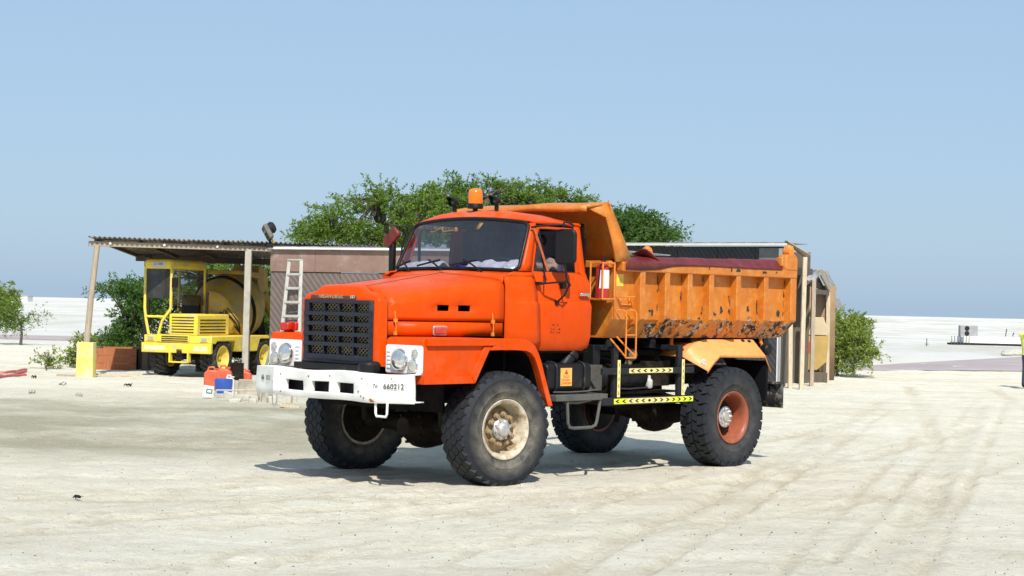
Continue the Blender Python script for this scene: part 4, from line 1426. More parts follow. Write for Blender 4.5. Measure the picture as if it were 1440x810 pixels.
# ---- mirrors
mr = MB().prism(rrect(-.132, .132, -.198, .198, .07, 6), 'x', -.028, .03)
m_ = Matrix.Translation((-.945, 1.275, 2.592)) @ Matrix.Rotation(R(14), 4, 'Z')
mr.v = [tuple(m_ @ Vector(v)) for v in mr.v]
mirror = mr.build('mirror', m_rubber, truck, bevel=.022, seg=4, angle=50)
mb = MB()
mb.tube([(-.70, .975, 2.80), (-.74, 1.06, 2.815), (-.88, 1.27, 2.83), (-.945, 1.29, 2.82)], .012, 8)
mb.tube([(-.95, 1.30, 2.86), (-1.0, 1.335, 2.83), (-.96, 1.335, 2.76), (-.93, 1.29, 2.72), (-.92, 1.28, 2.5), (-.925, 1.285, 2.38), (-.96, 1.29, 2.22), (-1.06, 1.25, 2.17)], .012, 8)
mb.tube([(-.95, 1.30, 2.86), (-.90, 1.28, 2.86), (-.90, 1.27, 2.80)], .012, 8)
mb.tube([(-.95, 1.285, 2.21), (-.72, 1.20, 2.185), (-.68, 1.13, 2.18)], .011, 8)
mb.tube([(-1.04, 1.26, 2.18), (-1.0, 1.22, 2.06), (-.98, 1.13, 1.98)], .011, 8)
mb.tube([(-.72, 1.19, 2.185), (-.79, 1.10, 2.34)], .010, 8)
mb.box(-1.05, -1.11, 1.10, 1.15, 2.13, 2.2).box(-.95, -1.0, 1.12, 1.145, 1.95, 2.0).box(-.66, -.72, 1.09, 1.145, 2.165, 2.2)
mb.build('mirror_arm', m_black, mirror)
mb = MB().bar((-.715, 1.0, 2.815), (-.80, 1.15, 2.32), .012, .022)
mb.build('mirror_stay', m_redbrown, mirror)
# far mirror folded forward on its own tall bracket
mr = MB().prism(rrect(-.072, .072, -.125, .125, .045, 5), 'x', -.03, .035)
m_ = Matrix.Translation((-.585, -1.16, 2.70)) @ Matrix.Rotation(R(10), 4, 'Z') @ Matrix.Rotation(R(-42), 4, 'X')
mr.v = [tuple(m_ @ Vector(v)) for v in mr.v]
mirror2 = mr.build('mirror', m_mirror_red, truck, bevel=.02, seg=3, angle=50)
mb = MB()
mb.box(-.57, -.63, -1.20, -1.125, 2.26, 2.66)
mb.build('mirror_bracket', m_rubber, mirror2, bevel=.012)
mb = MB()
mb.tube([(-.74, -.95, 2.81), (-.70, -1.02, 2.83), (-.60, -1.16, 2.85), (-.55, -1.19, 2.84), (-.54, -1.19, 2.74)], .010, 8)
mb.tube([(-.70, -1.02, 2.83), (-.66, -1.06, 2.6), (-.62, -1.06, 2.32)], .011, 8)
mb.build('mirror_arm', m_black, mirror2)

# ---- tipping body
XF, XB = -1.945, -5.40
ribs = [(-2.315, -2.405), (-2.772, -2.862), (-3.205, -3.292), (-3.628, -3.716), (-4.176, -4.266), (-4.756, -4.848), (-5.335, -5.462)]
mb = MB()
for s in (-1, 1):
    mb.prism([(1.12, 1.80), (1.12, 2.36), (1.09, 2.36), (1.09, 1.81), (.94, 1.60), (.97, 1.585)], 'x', XF, XB)
    if s < 0:
        k = len(mb.v) // 2
        mb.v = mb.v[:k] + [(x, -y, z) for x, y, z in mb.v[k:]]
mb.box(XF, XB, -.96, .96, 1.582, 1.60)
body = mb.build('tipping_body', m_bed, truck, smooth=20)
# dents: heavier mesh not needed, relief in the paint
for s in (1, -1):
    for (a, b) in ribs:
        prof = [(1.115, 2.362), (1.222, 2.362), (1.222, 1.808), (.985, 1.592), (.94, 1.592), (1.115, 1.80)]
        mb = MB()
        mb.prism([(s * y, z) for y, z in prof], 'x', a, b)
        mb.build('rib', m_bed, body, bevel=.008)
    mb = MB().box(-1.985, XB - .065, s * 1.085, s * 1.228, 2.352, 2.462)
    mb.build('top_rail', m_bed, body, bevel=.012)
    # rear post with hinge knob
    post = MB().prism([(-5.20, 2.455), (-5.20, 2.60), (-5.23, 2.655), (-5.40, 2.665), (-5.462, 2.61), (-5.465, 2.455)], 'y', s * 1.10, s * 1.232)
    post.box(-5.16, -5.20, s * 1.11, s * 1.2, 2.50, 2.62)
    post = post.build('rear_post', m_bed, body, bevel=.012)
    mb = MB().lathe([(.03, -.05), (.062, -.045), (.068, 0), (.062, .045), (.03, .05)], (-5.34, s * 1.17, 2.70), 16, 'y')
    mb.sphere((-5.34, s * 1.17, 2.725), .058, 12, 8)
    mb.build('hinge_knob', m_orange_metal, body)
# chips knocked out of the paint beside the ribs and along the rail
rs = random.Random(17)
mb = MB()
def chip(x, z, w, h, y):
    n = 9
    pts = []
    for k in range(n):
        a = 2 * math.pi * k / n
        r = rs.uniform(.5, 1.1)
        pts.append((x + w * r * math.cos(a), y, z + h * r * math.sin(a)))
    mb.add(pts, [tuple(range(n))])
for (a, b) in ribs[1:]:
    for k in range(rs.randint(2, 5)):
        chip(a + rs.uniform(.008, .03), rs.uniform(1.86, 2.3), rs.uniform(.006, .018), rs.uniform(.02, .07), 1.1225)
for (x, z, w, h) in ((-2.5, 1.95, .03, .05), (-2.62, 1.9, .05, .02), (-2.66, 1.88, .02, .05), (-4.0, 1.93, .04, .06), (-3.85, 1.88, .06, .03), (-4.55, 1.95, .03, .05), (-5.2, 1.9, .04, .05)):
    chip(x, z, w, h, 1.1225)
for (x, z, w, h) in ((-4.05, 2.425, .02, .03), (-4.20, 2.42, .06, .025), (-4.75, 2.41, .06, .02), (-3.6, 2.43, .012, .02), (-5.0, 2.42, .02, .012)):
    chip(x, z, w, h, 1.2305)
tag(mb.build('paint_chips', M('chipped_black', (.03, .022, .018), .8, var=.5, scale=30, dirt=(.55, .5, .42), dirt_amt=.3, dscale=25), body), kind='stuff')
# front wall with canopy over the cab's back edge
mb = MB()
mb.prism([(-1.12, 2.46), (-1.12, 1.80), (-.95, 1.585), (.95, 1.585), (1.12, 1.80), (1.12, 2.46)], 'x', XF + .012, XF - .03)
mb.build('front_wall', m_bed, body)
MB().box(XF + .075, XF + .01, -1.12, 1.12, 2.388, 2.47).build('front_rail', m_bed, body, bevel=.01)
for y in (-.55, 0, .55):
    MB().box(XF + .06, XF + .012, y - .04, y + .04, 1.6, 2.385).build('front_rib', m_bed, body, bevel=.008)
mb = MB()
# slanting back plate of the canopy
mb.prism([(-2.13, 2.455), (-1.86, 3.13), (-1.84, 3.122), (-2.105, 2.455)], 'y', -1.12, 1.12)
mb.build('canopy_back', m_bed, body)
mb = MB()
def can(x, y):
    sag = .008 * math.sin(y * 3.1 + .6) + .006 * math.sin(y * 7)
    z = 3.10 + (3.15 - 3.10) * (-1.52 - x) / .34
    return (x + .02 * math.sin(y * 2.2), y, z + sag * (1.2 - (-1.52 - x) * 1.5) - .01)
mb.grid(can, [-1.52, -1.6, -1.7, -1.80, -1.865], np.linspace(-1.09, 1.09, 23))
mb.build('canopy', m_bed, body, solid=.035, smooth=30)
mb = MB().grid(lambda t, y: (can(-1.52, y)[0] + .006, y, can(-1.52, y)[2] - .075 + t * .07), [0, 1], np.linspace(-1.085, 1.085, 23))
mb.build('canopy_lip', m_bed, body, solid=.02)
for s in (1, -1):
    # wide side cheek, folded in slightly at the top
    fr = [(-1.90, 2.46), (-1.865, 2.70), (-1.81, 2.965), (-1.53, 3.055)]
    bk = [(-2.155, 2.46), (-2.06, 2.70), (-1.94, 2.985), (-1.86, 3.145)]
    yl_ = [1.21, 1.175, 1.12, 1.085]
    mb = MB().loops([[(x, s * (y - .012), z) for (x, z), y in zip(fr, yl_)], [(x, s * (y + .01), z) for (x, z), y in zip(bk, yl_)]])
    mb.build('canopy_cheek', m_bed, body, solid=.03, smooth=20)

# cage and ladder irons on the body's front corner
mb = MB()
cx0, cx1, cy0, cy1, cz0, cz1 = -1.905, -1.70, .985, 1.17, 2.03, 2.44
for x in (cx0, cx1):
    for y in (cy0, cy1):
        mb.tube([(x, y, cz0), (x, y, cz1)], .010, 6)
for z in (cz0, cz1):
    mb.tube([(cx0, cy0, z), (cx1, cy0, z), (cx1, cy1, z), (cx0, cy1, z)], .011, 6, closed=True)
mb.box(cx0, cx1, cy0, cy1, cz0 - .014, cz0 - .002)
mb.box(cx0 - .05, cx0, cy0, cy0 + .03, 2.1, 2.4)
mb.build('extinguisher_cage', m_orange_metal, truck)
mb = MB()
for (x0, x1, zt_, zb) in ((-2.055, -2.235, 1.895, 1.36),):
    for x in (x0, x1):
        mb.tube([(x + .07, 1.13, 1.83), (x + .065, 1.14, 1.905), (x + .02, 1.225, 1.905), (x, 1.235, 1.87), (x, 1.235, zb)], .010, 6)
    for z in (1.36, 1.62):
        mb.tube([(x0, 1.235, z), (x1, 1.235, z)], .010, 6)
    mb.tube([(x0, 1.235, 1.37), (x0 + .19, 1.16, 1.58)], .010, 6)
    mb.tube([(x1, 1.235, 1.37), (x1 + .19, 1.1, 1.60)], .010, 6)
mb.tube([(-2.0, 1.13, 2.06), (-2.0, 1.20, 2.06), (-2.23, 1.20, 2.06), (-2.23, 1.13, 2.06)], .009, 6)
mb.tube([(-2.03, 1.135, 2.05), (-2.06, 1.16, 1.97), (-2.2, 1.16, 1.97), (-2.215, 1.135, 2.05)], .009, 6)
mb.build('body_ladder', m_orange_metal, truck)
MB().box(-2.0, -2.12, 1.12, 1.124, 2.18, 2.32).build('repair_patch', M('yellow_patch', (.8, .55, .06), .5, var=.3, scale=14), body)

# ---- fuel tank, steps and side guard
tk = MB().prism(rrect(.62, 1.12, .985, 1.305, .07, 5), 'x', -.86, -1.60)
tank = tk.build('fuel_tank', m_black, truck, bevel=.02, seg=3, angle=50)
for x in (-1.0, -1.47):
    mb = MB()
    pts = [(x, y, z) for y, z in rrect(.612, 1.130, .977, 1.313, .075, 5)]
    mb.tube(pts, .012, 6, closed=True)
    mb.build('tank_strap', m_darkgrey, tank)
nk = MB()
m_ = Matrix.Translation((-1.30, .98, 1.29)) @ Euler((R(0), R(-38), 0)).to_matrix().to_4x4() @ Matrix.Rotation(R(-10), 4, 'X')
nk.lathe([(.075, -.05), (.07, .10), (.082, .11), (.085, .16), (.07, .175), (.02, .18)], (0, 0, 0), 20, 'z')
nk.v = [tuple(m_ @ Vector(v)) for v in nk.v]
nk.build('filler_neck', m_black, tank)
stk = MB().box(-1.075, -1.262, 1.119, 1.124, 1.05, 1.25).build('warning_sticker', m_sticker, truck)
text_mesh('lettering', 'DANGER', .038, m_redink, frame((-1.1685, 1.1255, 1.08), (-1, 0, 0), (0, 0, 1)), stk, .0006, 1.05)
mb = MB()
mb.prism([(-1.1685, 1.235), (-1.135, 1.18), (-1.202, 1.18)], 'y', 1.1245, 1.126)
for z, w in ((1.158, .12), (1.142, .09), (1.12, .14), (1.105, .10)):
    x = -1.1685 - w / 2
    while x < -1.1685 + w / 2:
        l = random.uniform(.008, .025)
        mb.box(x, x + l, 1.1245, 1.126, z, z + .007)
        x += l + .007
mb.build('sticker_print', m_redink, stk)
mb = MB().box(-.93, -1.80, .70, 1.20, .885, .955)
step = mb.build('step_plate', m_greysteel, truck, bevel=.006)
mb = MB().tube([(-.95, 1.135, .985), (-1.2, 1.14, .98), (-1.5, 1.14, .985), (-1.66, 1.15, 1.0)], .010, 6).build('step_edge_pipe', m_greysteel, step)
mb = MB().tube([(-1.14, 1.17, .89), (-1.155, 1.175, .64), (-1.18, 1.175, .595), (-1.25, 1.175, .58), (-1.55, 1.175, .58), (-1.62, 1.175, .60), (-1.645, 1.175, .65), (-1.70, 1.175, .89)], .018, 8)
mb.tube([(-1.16, 1.10, .87), (-1.4, 1.1, .86), (-1.6, 1.12, .89)], .02, 8)
mb.build('step_loop', m_greysteel, truck)
# grey gusset plate and battery box
mb = MB().prism([(-1.55, 1.28), (-1.95, 1.27), (-1.95, .97), (-1.88, .97)], 'y', .95, .98)
mb.box(-1.62, -1.95, .5, .94, .97, 1.27)
mb.build('battery_box', m_greysteel, truck, bevel=.005)
mb = MB().tube([(-1.97, .85, 1.12), (-2.02, .85, 1.12), (-2.05, .85, 1.12), (-2.75, .85, 1.12), (-2.78, .85, 1.12), (-2.83, .85, 1.12)], [.05, .13, .155, .155, .13, .05], 20)
tank2 = mb.build('air_tank', m_black, truck, smooth=40)
MB().tube([(-2.1, .99, 1.0), (-2.4, 1.02, .99), (-2.75, 1.0, 1.0)], .011, 6).build('air_pipe', m_greysteel, tank2)
mb = MB().tube([(-2.55, .85, 1.24), (-2.57, .87, 1.33)], [.045, .04], 10)
mb.lathe([(.03, .0), (.06, .02), (.075, .07), (.065, .12), (.02, .14)], (-2.58, .88, 1.31), 14, 'z')
mb.build('air_cleaner', M('canvas_cap', (.18, .14, .09), .9, var=.3, scale=12), tank2)
mb = MB().lathe([(.035, 0), (.045, .02), (.045, .09), (.02, .12), (.02, .15), (.002, .155)], (-2.9, .9, .98), 14, 'z')
mb.build('oil_bottle', m_whiteplastic, truck)
mb = MB().box(-1.98, -3.3, .45, 1.0, .93, .955).box(-2.05, -2.08, .45, 1.15, .93, 1.2)
mb.tube([(-2.0, .6, 1.35), (-2.8, .62, 1.4), (-3.5, .6, 1.38)], .05, 8)
mb.tube([(-1.7, .7, 1.42), (-2.4, .75, 1.3), (-3.2, .7, 1.1)], .025, 6)
mb.box(-2.9, -3.35, .45, .85, 1.0, 1.3)
mb.box(-1.95, -3.5, .465, .50, .93, 1.46)  # added dark panel hiding bright ground, stands in for shade under the body
mb.build('service_tray', m_under, truck, bevel=.005)
mb = MB().box(-1.70, -3.38, 1.165, 1.205, .817, .905).box(-1.70, -3.38, 1.165, 1.205, 1.168, 1.242)
guard = mb.build('side_guard', m_darkgrey, truck, bevel=.006)
for x in (-1.975, -3.16):
    mb = MB().box(x - .04, x + .04, 1.12, 1.166, .84, 1.50).box(x - .04, x + .04, .45, 1.12, 1.44, 1.50)
    mb.build('guard_post', m_darkgrey, guard, bevel=.005)
def chevrons(x0, x1, z0, z1, y, n, mat, both=True, nm='chevron_tape'):
    t = MB().box(x0, x1, y, y + .004, z0, z1).build(nm, mat, truck)
    w = abs(x1 - x0)
    zc, hh = (z0 + z1) / 2, abs(z1 - z0) * .34
    for k in range(n):
        f = (k + .5) / n
        x = x0 + (x1 - x0) * f
        d = 0 if not both else (1 if f < .5 - .3 / n else (-1 if f > .5 + .3 / n else 0))
        if both is None: d = 1
        if both == 'R': d = -1
        a = w / n * .28
        c = MB()
        if d == 0:
            c.prism([(x - a, zc), (x, zc + hh), (x + a, zc), (x, zc - hh)], 'y', y + .003, y + .0055)
        else:
            c.prism([(x + d * a * 1.2, zc), (x - d * a * .2, zc + hh), (x - d * a * 1.3, zc + hh), (x, zc), (x - d * a * 1.3, zc - hh), (x - d * a * .2, zc - hh)], 'y', y + .003, y + .0055)
        c.build('chevron', m_ink, t)
chevrons(-2.16, -2.96, 1.182, 1.236, 1.206, 7, m_yellow_tape)
chevrons(-2.14, -2.93, .832, .892, 1.206, 7, m_yellow_tape)
chevrons(-1.90, -2.135, .832, .892, 1.206, 2, m_yellow_lime, None)
chevrons(-2.935, -3.36, .832, .892, 1.206, 4, m_yellow_lime, 'R')
for x in (-1.975, -3.16):
    t = MB().box(x - .024, x + .024, 1.2065, 1.2105, .91, 1.335).build('marker_tape', m_yellow_tape, truck)
    for k in range(5):
        z = .96 + k * .08
        c = MB()
        c.prism([(x - .006, z - .022), (x + .006, z - .022), (x + .003, z + .022), (x - .003, z + .022)], 'y', 1.2095, 1.212)
        c.build('tape_mark', m_ink, t)

# ---- rear wings, flaps, tail lamp
for s in (1, -1):
    mb = MB()
    P = lambda x, y, z: (x, s * y, z)
    in_ = [(-3.40, 1.0, 1.36), (-3.60, 1.0, 1.50), (-3.72, 1.0, 1.54), (-3.87, .99, 1.562), (-4.85, .99, 1.562), (-4.95, .97, 1.44)]
    out = [(-3.62, 1.225, 1.19), (-3.70, 1.225, 1.262), (-3.76, 1.225, 1.31), (-3.86, 1.225, 1.38), (-4.80, 1.225, 1.37), (-4.93, 1.225, 1.18)]
    inn = [(x, .62, z + .01) for x, y, z in in_]
    mb.loops([[P(*p) for p in inn], [P(*p) for p in in_], [P(*p) for p in out], [P(x, y, z - .03) for x, y, z in out]])
    rf = mb.build('rear_fender', m_fender2, truck, solid=.012, smooth=15)
    if s > 0:
        mb = MB()
        rs = random.Random(11)
        c = Vector((-3.66, 1.215, 1.245))
        e1, e2 = Vector((-.62, 0, .70)).normalized(), (Vector((-3.40, 1.0, 1.36)) - Vector((-3.62, 1.225, 1.19))).normalized()
        c = Vector((-3.625, 1.147, 1.283))
        nrm = e1.cross(e2).normalized()
        if nrm.z < 0: nrm = -nrm
        pts = []
        for k in range(13):
            a = 2 * math.pi * k / 13
            r = .042 * rs.uniform(.6, 1.3)
            pts.append(c + e1 * r * math.cos(a) + e2 * r * math.sin(a) * .8 + nrm * .03)
        mb.add(pts, [tuple(range(13))])
        mb.build('bare_patch', M('bare_metal_patch', (.42, .4, .36), .6, var=.6, scale=22), rf)
        mb = MB()
        for (x, y, z) in ((-4.60, 1.02, 1.55), (-4.72, 1.03, 1.545)):
            mb.obox((x, y, z), (.05, .03, .012), Matrix.Rotation(R(-40), 3, 'X'))
        mb.build('fender_slot', m_ink, rf)
    # inner black splash guard and flap
    mb = MB().prism([(-3.45, 1.34), (-3.85, 1.54), (-4.85, 1.54), (-4.98, 1.2), (-5.02, .95), (-4.97, .95), (-4.86, 1.2), (-4.7, 1.36), (-4.2, 1.42), (-3.8, 1.36), (-3.6, 1.18)], 'y', s * .60, s * .66)
    mb.box(-4.86, -4.90, s * .62, s * 1.2, .80, 1.3)
    mb.build('splash_guard', m_interior, truck)
    mb = MB().grid(lambda y, z: (-5.17 + .012 * math.sin(y * 9), s * y, z), np.linspace(.72, 1.245, 8), [.70, .85, 1.0])
    mb.box(-5.10, -5.22, s * .46, s * 1.22, 1.0, 1.03)
    mb.build('mud_flap', M('stained_flap', (.02, .02, .021), .6, var=.3, dirt=(.5, .45, .36), dirt_amt=.35, dscale=9), truck, solid=.012)
    tl = MB().lathe([(.03, -.05), (.075, -.04), (.08, .03), (.06, .05), (.02, .055)], (-5.0, s * 1.10, 1.44), 16, 'y')
    tl.box(-4.98, -5.02, s * .6, s * 1.08, 1.42, 1.46)
    tl.build('rear_lamp', m_rubber, truck, bevel=.004)
    MB().tube([(-5.0, s * 1.0, 1.58), (-4.98, s * 1.02, 1.53), (-5.0, s * 1.04, 1.47)], .022, 8).build('latch_hook', m_orange_metal, truck)
    MB().tube([(-3.5, s * .75, 1.57), (-3.47, s * .77, 1.5), (-3.5, s * .8, 1.46)], .025, 8).build('latch_hook', m_orange_metal, truck)

# ---- things carried by the truck
fe = empty('fire_extinguisher', (0, 0, 0)); fe.matrix_world = TM @ Matrix.Translation((-1.80, 1.078, 2.03))
MB().lathe([(.060, .002), (.075, .008), (.078, .03), (.078, .33), (.068, .375), (.035, .41), (.022, .42), (.02, .44)], (0, 0, 0), 22, 'z').build('cylinder', m_extred, fe, smooth=40)
lb = MB()
lb.grid(lambda a, z: (.0795 * math.cos(a), .0795 * math.sin(a), z), np.linspace(R(15), R(125), 9), [.12, .33])
lb.build('label', m_paper, fe)
MB().box(-.02, .02, -.012, .012, .43, .455).bar((-.07, 0, .475), (.03, 0, .455), .018, .01).bar((-.06, .0, .455), (.02, 0, .445), .016, .008).build('valve_handle', m_darkgrey, fe)
MB().tube([(.0, .02, .44), (.05, .06, .43), (.088, .04, .38), (.088, .02, .15)], .008, 6).build('hose', m_rubber, fe)
tag(fe, 'red fire extinguisher with white label in the orange cage behind the cab', 'extinguisher')

tp = MB()
def tarp(x, t):
    # t 0: hem outside the rail, 1: ridge, 2: inside
    hem = itp(x, [(-5.12, 2.452), (-4.6, 2.447), (-3.7, 2.452), (-3.2, 2.445), (-2.9, 2.43), (-2.65, 2.39), (-2.3, 2.368), (-2.05, 2.372)])
    wv = .003 * math.sin(x * 7) + .002 * math.sin(x * 19)
    ridge = itp(x, [(-5.12, 2.585), (-4, 2.562), (-3, 2.545), (-2.5, 2.535), (-2.05, 2.515)]) + wv
    if t == 0: return (x, 1.236 + wv * .4, hem)
    if t == 1: return (x, 1.238 + wv * .5, 2.466 + wv * .2)
    if t == 2: return (x, 1.20 + wv, 2.492 + wv)
    if t == 3: return (x, 1.15, 2.50 + (ridge - 2.50) * .75)
    if t == 4: return (x, 1.10, ridge)
    if t == 5: return (x, 1.02, ridge - .02)
    return (x, .95, 2.40)
tp.grid(tarp, np.linspace(-5.12, -2.03, 70), [0, 1, 2, 3, 4, 5, 6])
tpo = tp.build('tarpaulin', m_maroon, None, solid=.006, smooth=35)
tpo.matrix_world = TM
tag(tpo, 'maroon tarpaulin folded along the top rail of the orange truck body', 'tarpaulin')
mb = MB()
mb.grid(lambda x, y: (x, y, 2.60 - (.10 * ((-2.42 - x) / .35) if x < -2.42 else 0) + .03 * math.sin(y * 14 + x * 9)), np.linspace(-2.40, -2.80, 9), np.linspace(1.0, 1.2, 6))
mb.build('bunched_end', m_maroon, tpo, solid=.01, smooth=60)

# ------------------------------------------------------------------ sheds
def corrugated(name, p00, p10, p01, p11, mat, parent, pitch=.076, amp=.018, thick=.006):
    # sheet through four corners: p00-p10 is the corrugated eave edge, p01-p11 the far edge
    p00, p10, p01, p11 = map(Vector, (p00, p10, p01, p11))
    L = (p10 - p00).length
    n = max(8, int(L / pitch * 6))
    mb = MB()
    row0, row1 = [], []
    for i in range(n + 1):
        t = i / n
        dz = Vector((0, 0, amp * math.sin(2 * math.pi * t * L / pitch)))
        row0.append(p00.lerp(p10, t) + dz)
        row1.append(p01.lerp(p11, t) + dz)
    mb.loops([row0, row1])
    return mb.build(name, mat, parent, solid=thick, smooth=60)

# ---- open carport on the left
A0 = Vector((-9.86, 41.4, 0)); A1 = Vector((-4.0, 43.5, 0))
cdir = (A1 - A0).normalized(); cback = Vector((.06, 1, 0))
carport = empty('carport', tuple(A0))
tag(carport, 'open timber carport with corrugated roof over the yellow mixer', 'carport')
def cp(u, v, z):   # u along the front, v back
    p = cdir * u + cback * v
    return (p.x, p.y, z)
L = (A1 - A0).length
mb = MB().tube([cp(0, 0, .78), cp(.07, 0, 1.8), cp(.19, 0, 3.08)], [.075, .07, .065], 8); mb.build('post', m_wood, carport, smooth=60)
mb = MB().bar(cp(3.72, .05, 0), cp(3.74, .05, 3.08), .17, .15); mb.build('post', m_alu if False else M('pale_grey_post', (.42, .39, .33), .7, var=.2, scale=4), carport, bevel=.01)
for u, v in ((.42, 3.6), (1.75, 3.7), (4.9, 3.7)):
    MB().bar(cp(u, v, -.02), cp(u, v, 2.9), .15, .15).build('post', m_wood_dark, carport, bevel=.01)
MB().bar(cp(-.02, .02, 3.10), cp(L, .02, 3.10), .09, .12).build('beam', m_wood, carport, bevel=.008)
MB().bar(cp(.1, 3.65, 2.86), cp(L, 3.65, 2.86), .09, .16).build('beam', m_wood_dark, carport, bevel=.008)
for k in range(7):
    u = .15 + k * (L - .3) / 6
    MB().bar(cp(u, -.02, 3.19), cp(u, 3.9, 2.89), .06, .07).build('rafter', m_wood_dark, carport)
for k in range(5):
    u = .5 + k * 1.25
    MB().lathe([(.03, -.02), (.035, .0), (.02, .02)], cp(u, -.04, 3.12), 8, 'y').build('bolt_cap', m_whitetrim, carport)
corrugated('roof_sheet', cp(.02, -.18, 3.25), cp(3.2, -.18, 3.25), cp(.02, 4.0, 2.95), cp(3.2, 4.0, 2.95), m_rustzinc, carport, .115, .026)
corrugated('roof_sheet', cp(3.15, -.20, 3.262), cp(6.9, -.20, 3.262), cp(3.15, 4.0, 2.962), cp(6.9, 4.0, 2.962), m_rustzinc, carport, .115, .026)
# painted block at the foot of the corner post
blk = MB().prism(rrect(-.2, .2, -.19, .19, .03), 'z', -.02, .80)
blk.v = [(x * (1 - .06 * z), y * (1 - .06 * z), z) for x, y, z in blk.v]
blk = blk.build('concrete_block', m_yellowblock, None, bevel=.012)
blk.location = (A0.x, A0.y, 0)
tag(blk, 'yellow painted concrete block at the foot of the carport post', 'block')

# ---- brown panelled room
B0 = Vector((-5.46, 40.2, 0)); B1 = Vector((2.2, 36.9, 0))
bdir = (B1 - B0).normalized(); bback = Vector((-bdir.y, bdir.x, 0))
LB = (B1 - B0).length
room = empty('panelled_shed', tuple(B0))
tag(room, 'brown shed with grey diamond cladding and white roof trim behind the ladder', 'shed')
def bq(u, v, z):
    p = bdir * u + bback * v
    return (p.x, p.y, z)
m4 = Matrix((bdir, bback, Vector((0, 0, 1)))).transposed().to_4x4()
def local(mb):
    mb.v = [tuple(m4 @ Vector(v)) for v in mb.v]; return mb
edges = [0, 1.78, 3.02, 4.26, 5.5, 6.74, LB]
for k in range(6):
    o = MB().box(edges[k] + .006, edges[k + 1] - .006, 0, .05, -.03, 2.52).build('cladding_panel', m_lattice, room, bevel=.006)
    o.rotation_euler = (0, 0, math.atan2(bdir.y, bdir.x))
for a, b in ((0, 1.15), (1.156, 4.8), (4.806, LB)):
    o = MB().box(a, b, -.025, .04, 2.53, 3.02).build('fascia_board', m_brown, room, bevel=.006)
    o.rotation_euler = (0, 0, math.atan2(bdir.y, bdir.x))
o = local(MB().box(0, .05, .06, 3.2, 0, 3.0)).build('side_wall', m_lattice_dark, room)
o = local(MB().box(-.02, LB, -.12, .0, 3.03, 3.075)).build('roof_trim', m_whitetrim, room, bevel=.006)
o = local(MB().box(-.02, LB, -.1, 3.4, 3.08, 3.10)).build('roof', m_zinc, room)
# floodlight on the corner
fl = empty('flood_light', tuple(Vector(bq(-.02, -.14, 3.08)) + B0))
tag(fl, 'grey floodlight tilted up on the roof corner above the ladder', 'floodlight')
m_ = Matrix.Translation((0, 0, .32)) @ Euler((R(-12), R(-28), R(18))).to_matrix().to_4x4()
h = MB().box(-.05, .06, -.2, .2, -.17, .17); h.v = [tuple(m_ @ Vector(v)) for v in h.v]; h.build('housing', m_greysteel, fl, bevel=.02)
h = MB().box(-.06, -.052, -.17, .17, -.14, .14); h.v = [tuple(m_ @ Vector(v)) for v in h.v]; h.build('glass', m_glass_clear, fl)
h = MB().lathe([(.02, 0), (.12, .02), (.14, .1), (.1, .16), (.02, .18)], (0.05, 0, .06), 14, 'x'); h.v = [tuple(m_ @ Vector(v)) for v in h.v]; h.build('heat_sink', m_darkgrey, fl)
MB().tube([(.05, 0, -.01), (.06, 0, .12), (.03, 0, .3)], .03, 6).box(0, .14, -.08, .08, -.02, .08).build('bracket', m_rubber, fl)
MB().box(.1, .16, -.03, .03, .1, .17).build('sensor', m_gold, fl)

# ---- step ladder against the wall
LX0 = W(388, 552, y=39.4); 
lad = empty('step_ladder', (W(398, 540, y=39.3).x, 39.3, 0))
tag(lad, 'aluminium step ladder standing against the brown shed wall', 'ladder')
o0 = Vector(lad.location)
def lp(px, py, d):
    v = W(px, py, y=d) - o0
    return v
TL, TR, BL, BR = lp(407, 366, 39.35), lp(424, 366, 39.25), lp(388, 546, 39.15), lp(418, 546, 39.0)
BL.z = BR.z = 0
for a, b in ((TL, BL), (TR, BR)):
    MB().bar(a, b, .045, .075).build('rail', m_alu, lad, bevel=.004)
for a, b in ((TL, BL), (TR, BR)):
    off = Vector((-.04, .75, 0))
    MB().bar(a + Vector((.0, .05, -.02)), b + off, .03, .05).build('back_rail', m_alu, lad, bevel=.004)
MB().bar(TL + Vector((-.03, .03, .01)), TR + Vector((.03, .03, .01)), .14, .03).build('top_cap', m_alu, lad, bevel=.005)
for k in range(1, 9):
    t = k / 9
    MB().bar(TL.lerp(BL, t), TR.lerp(BR, t), .09, .055).build('tread', m_alu, lad, bevel=.004)
for k in (2, 4, 6):
    t = k / 9
    a, b = TL + Vector((0, .05, -.02)), BL + Vector((-.04, .75, 0)); c, d = TR + Vector((0, .05, -.02)), BR + Vector((-.04, .75, 0))
    MB().bar(a.lerp(b, t), c.lerp(d, t), .02, .03).build('brace', m_alu, lad)
# leaning pipe
p0, p1 = W(362, 556, y=35.6), W(388, 468, y=39.0)
pipe = MB().tube([Vector((0, 0, 0)), p1 - Vector((p0.x, p0.y, 0))], .03, 8).build('pipe', m_tealpipe, None, smooth=60)
pipe.location = (p0.x, p0.y, 0)
tag(pipe, 'long grey green pipe leaning towards the shed corner', 'pipe')

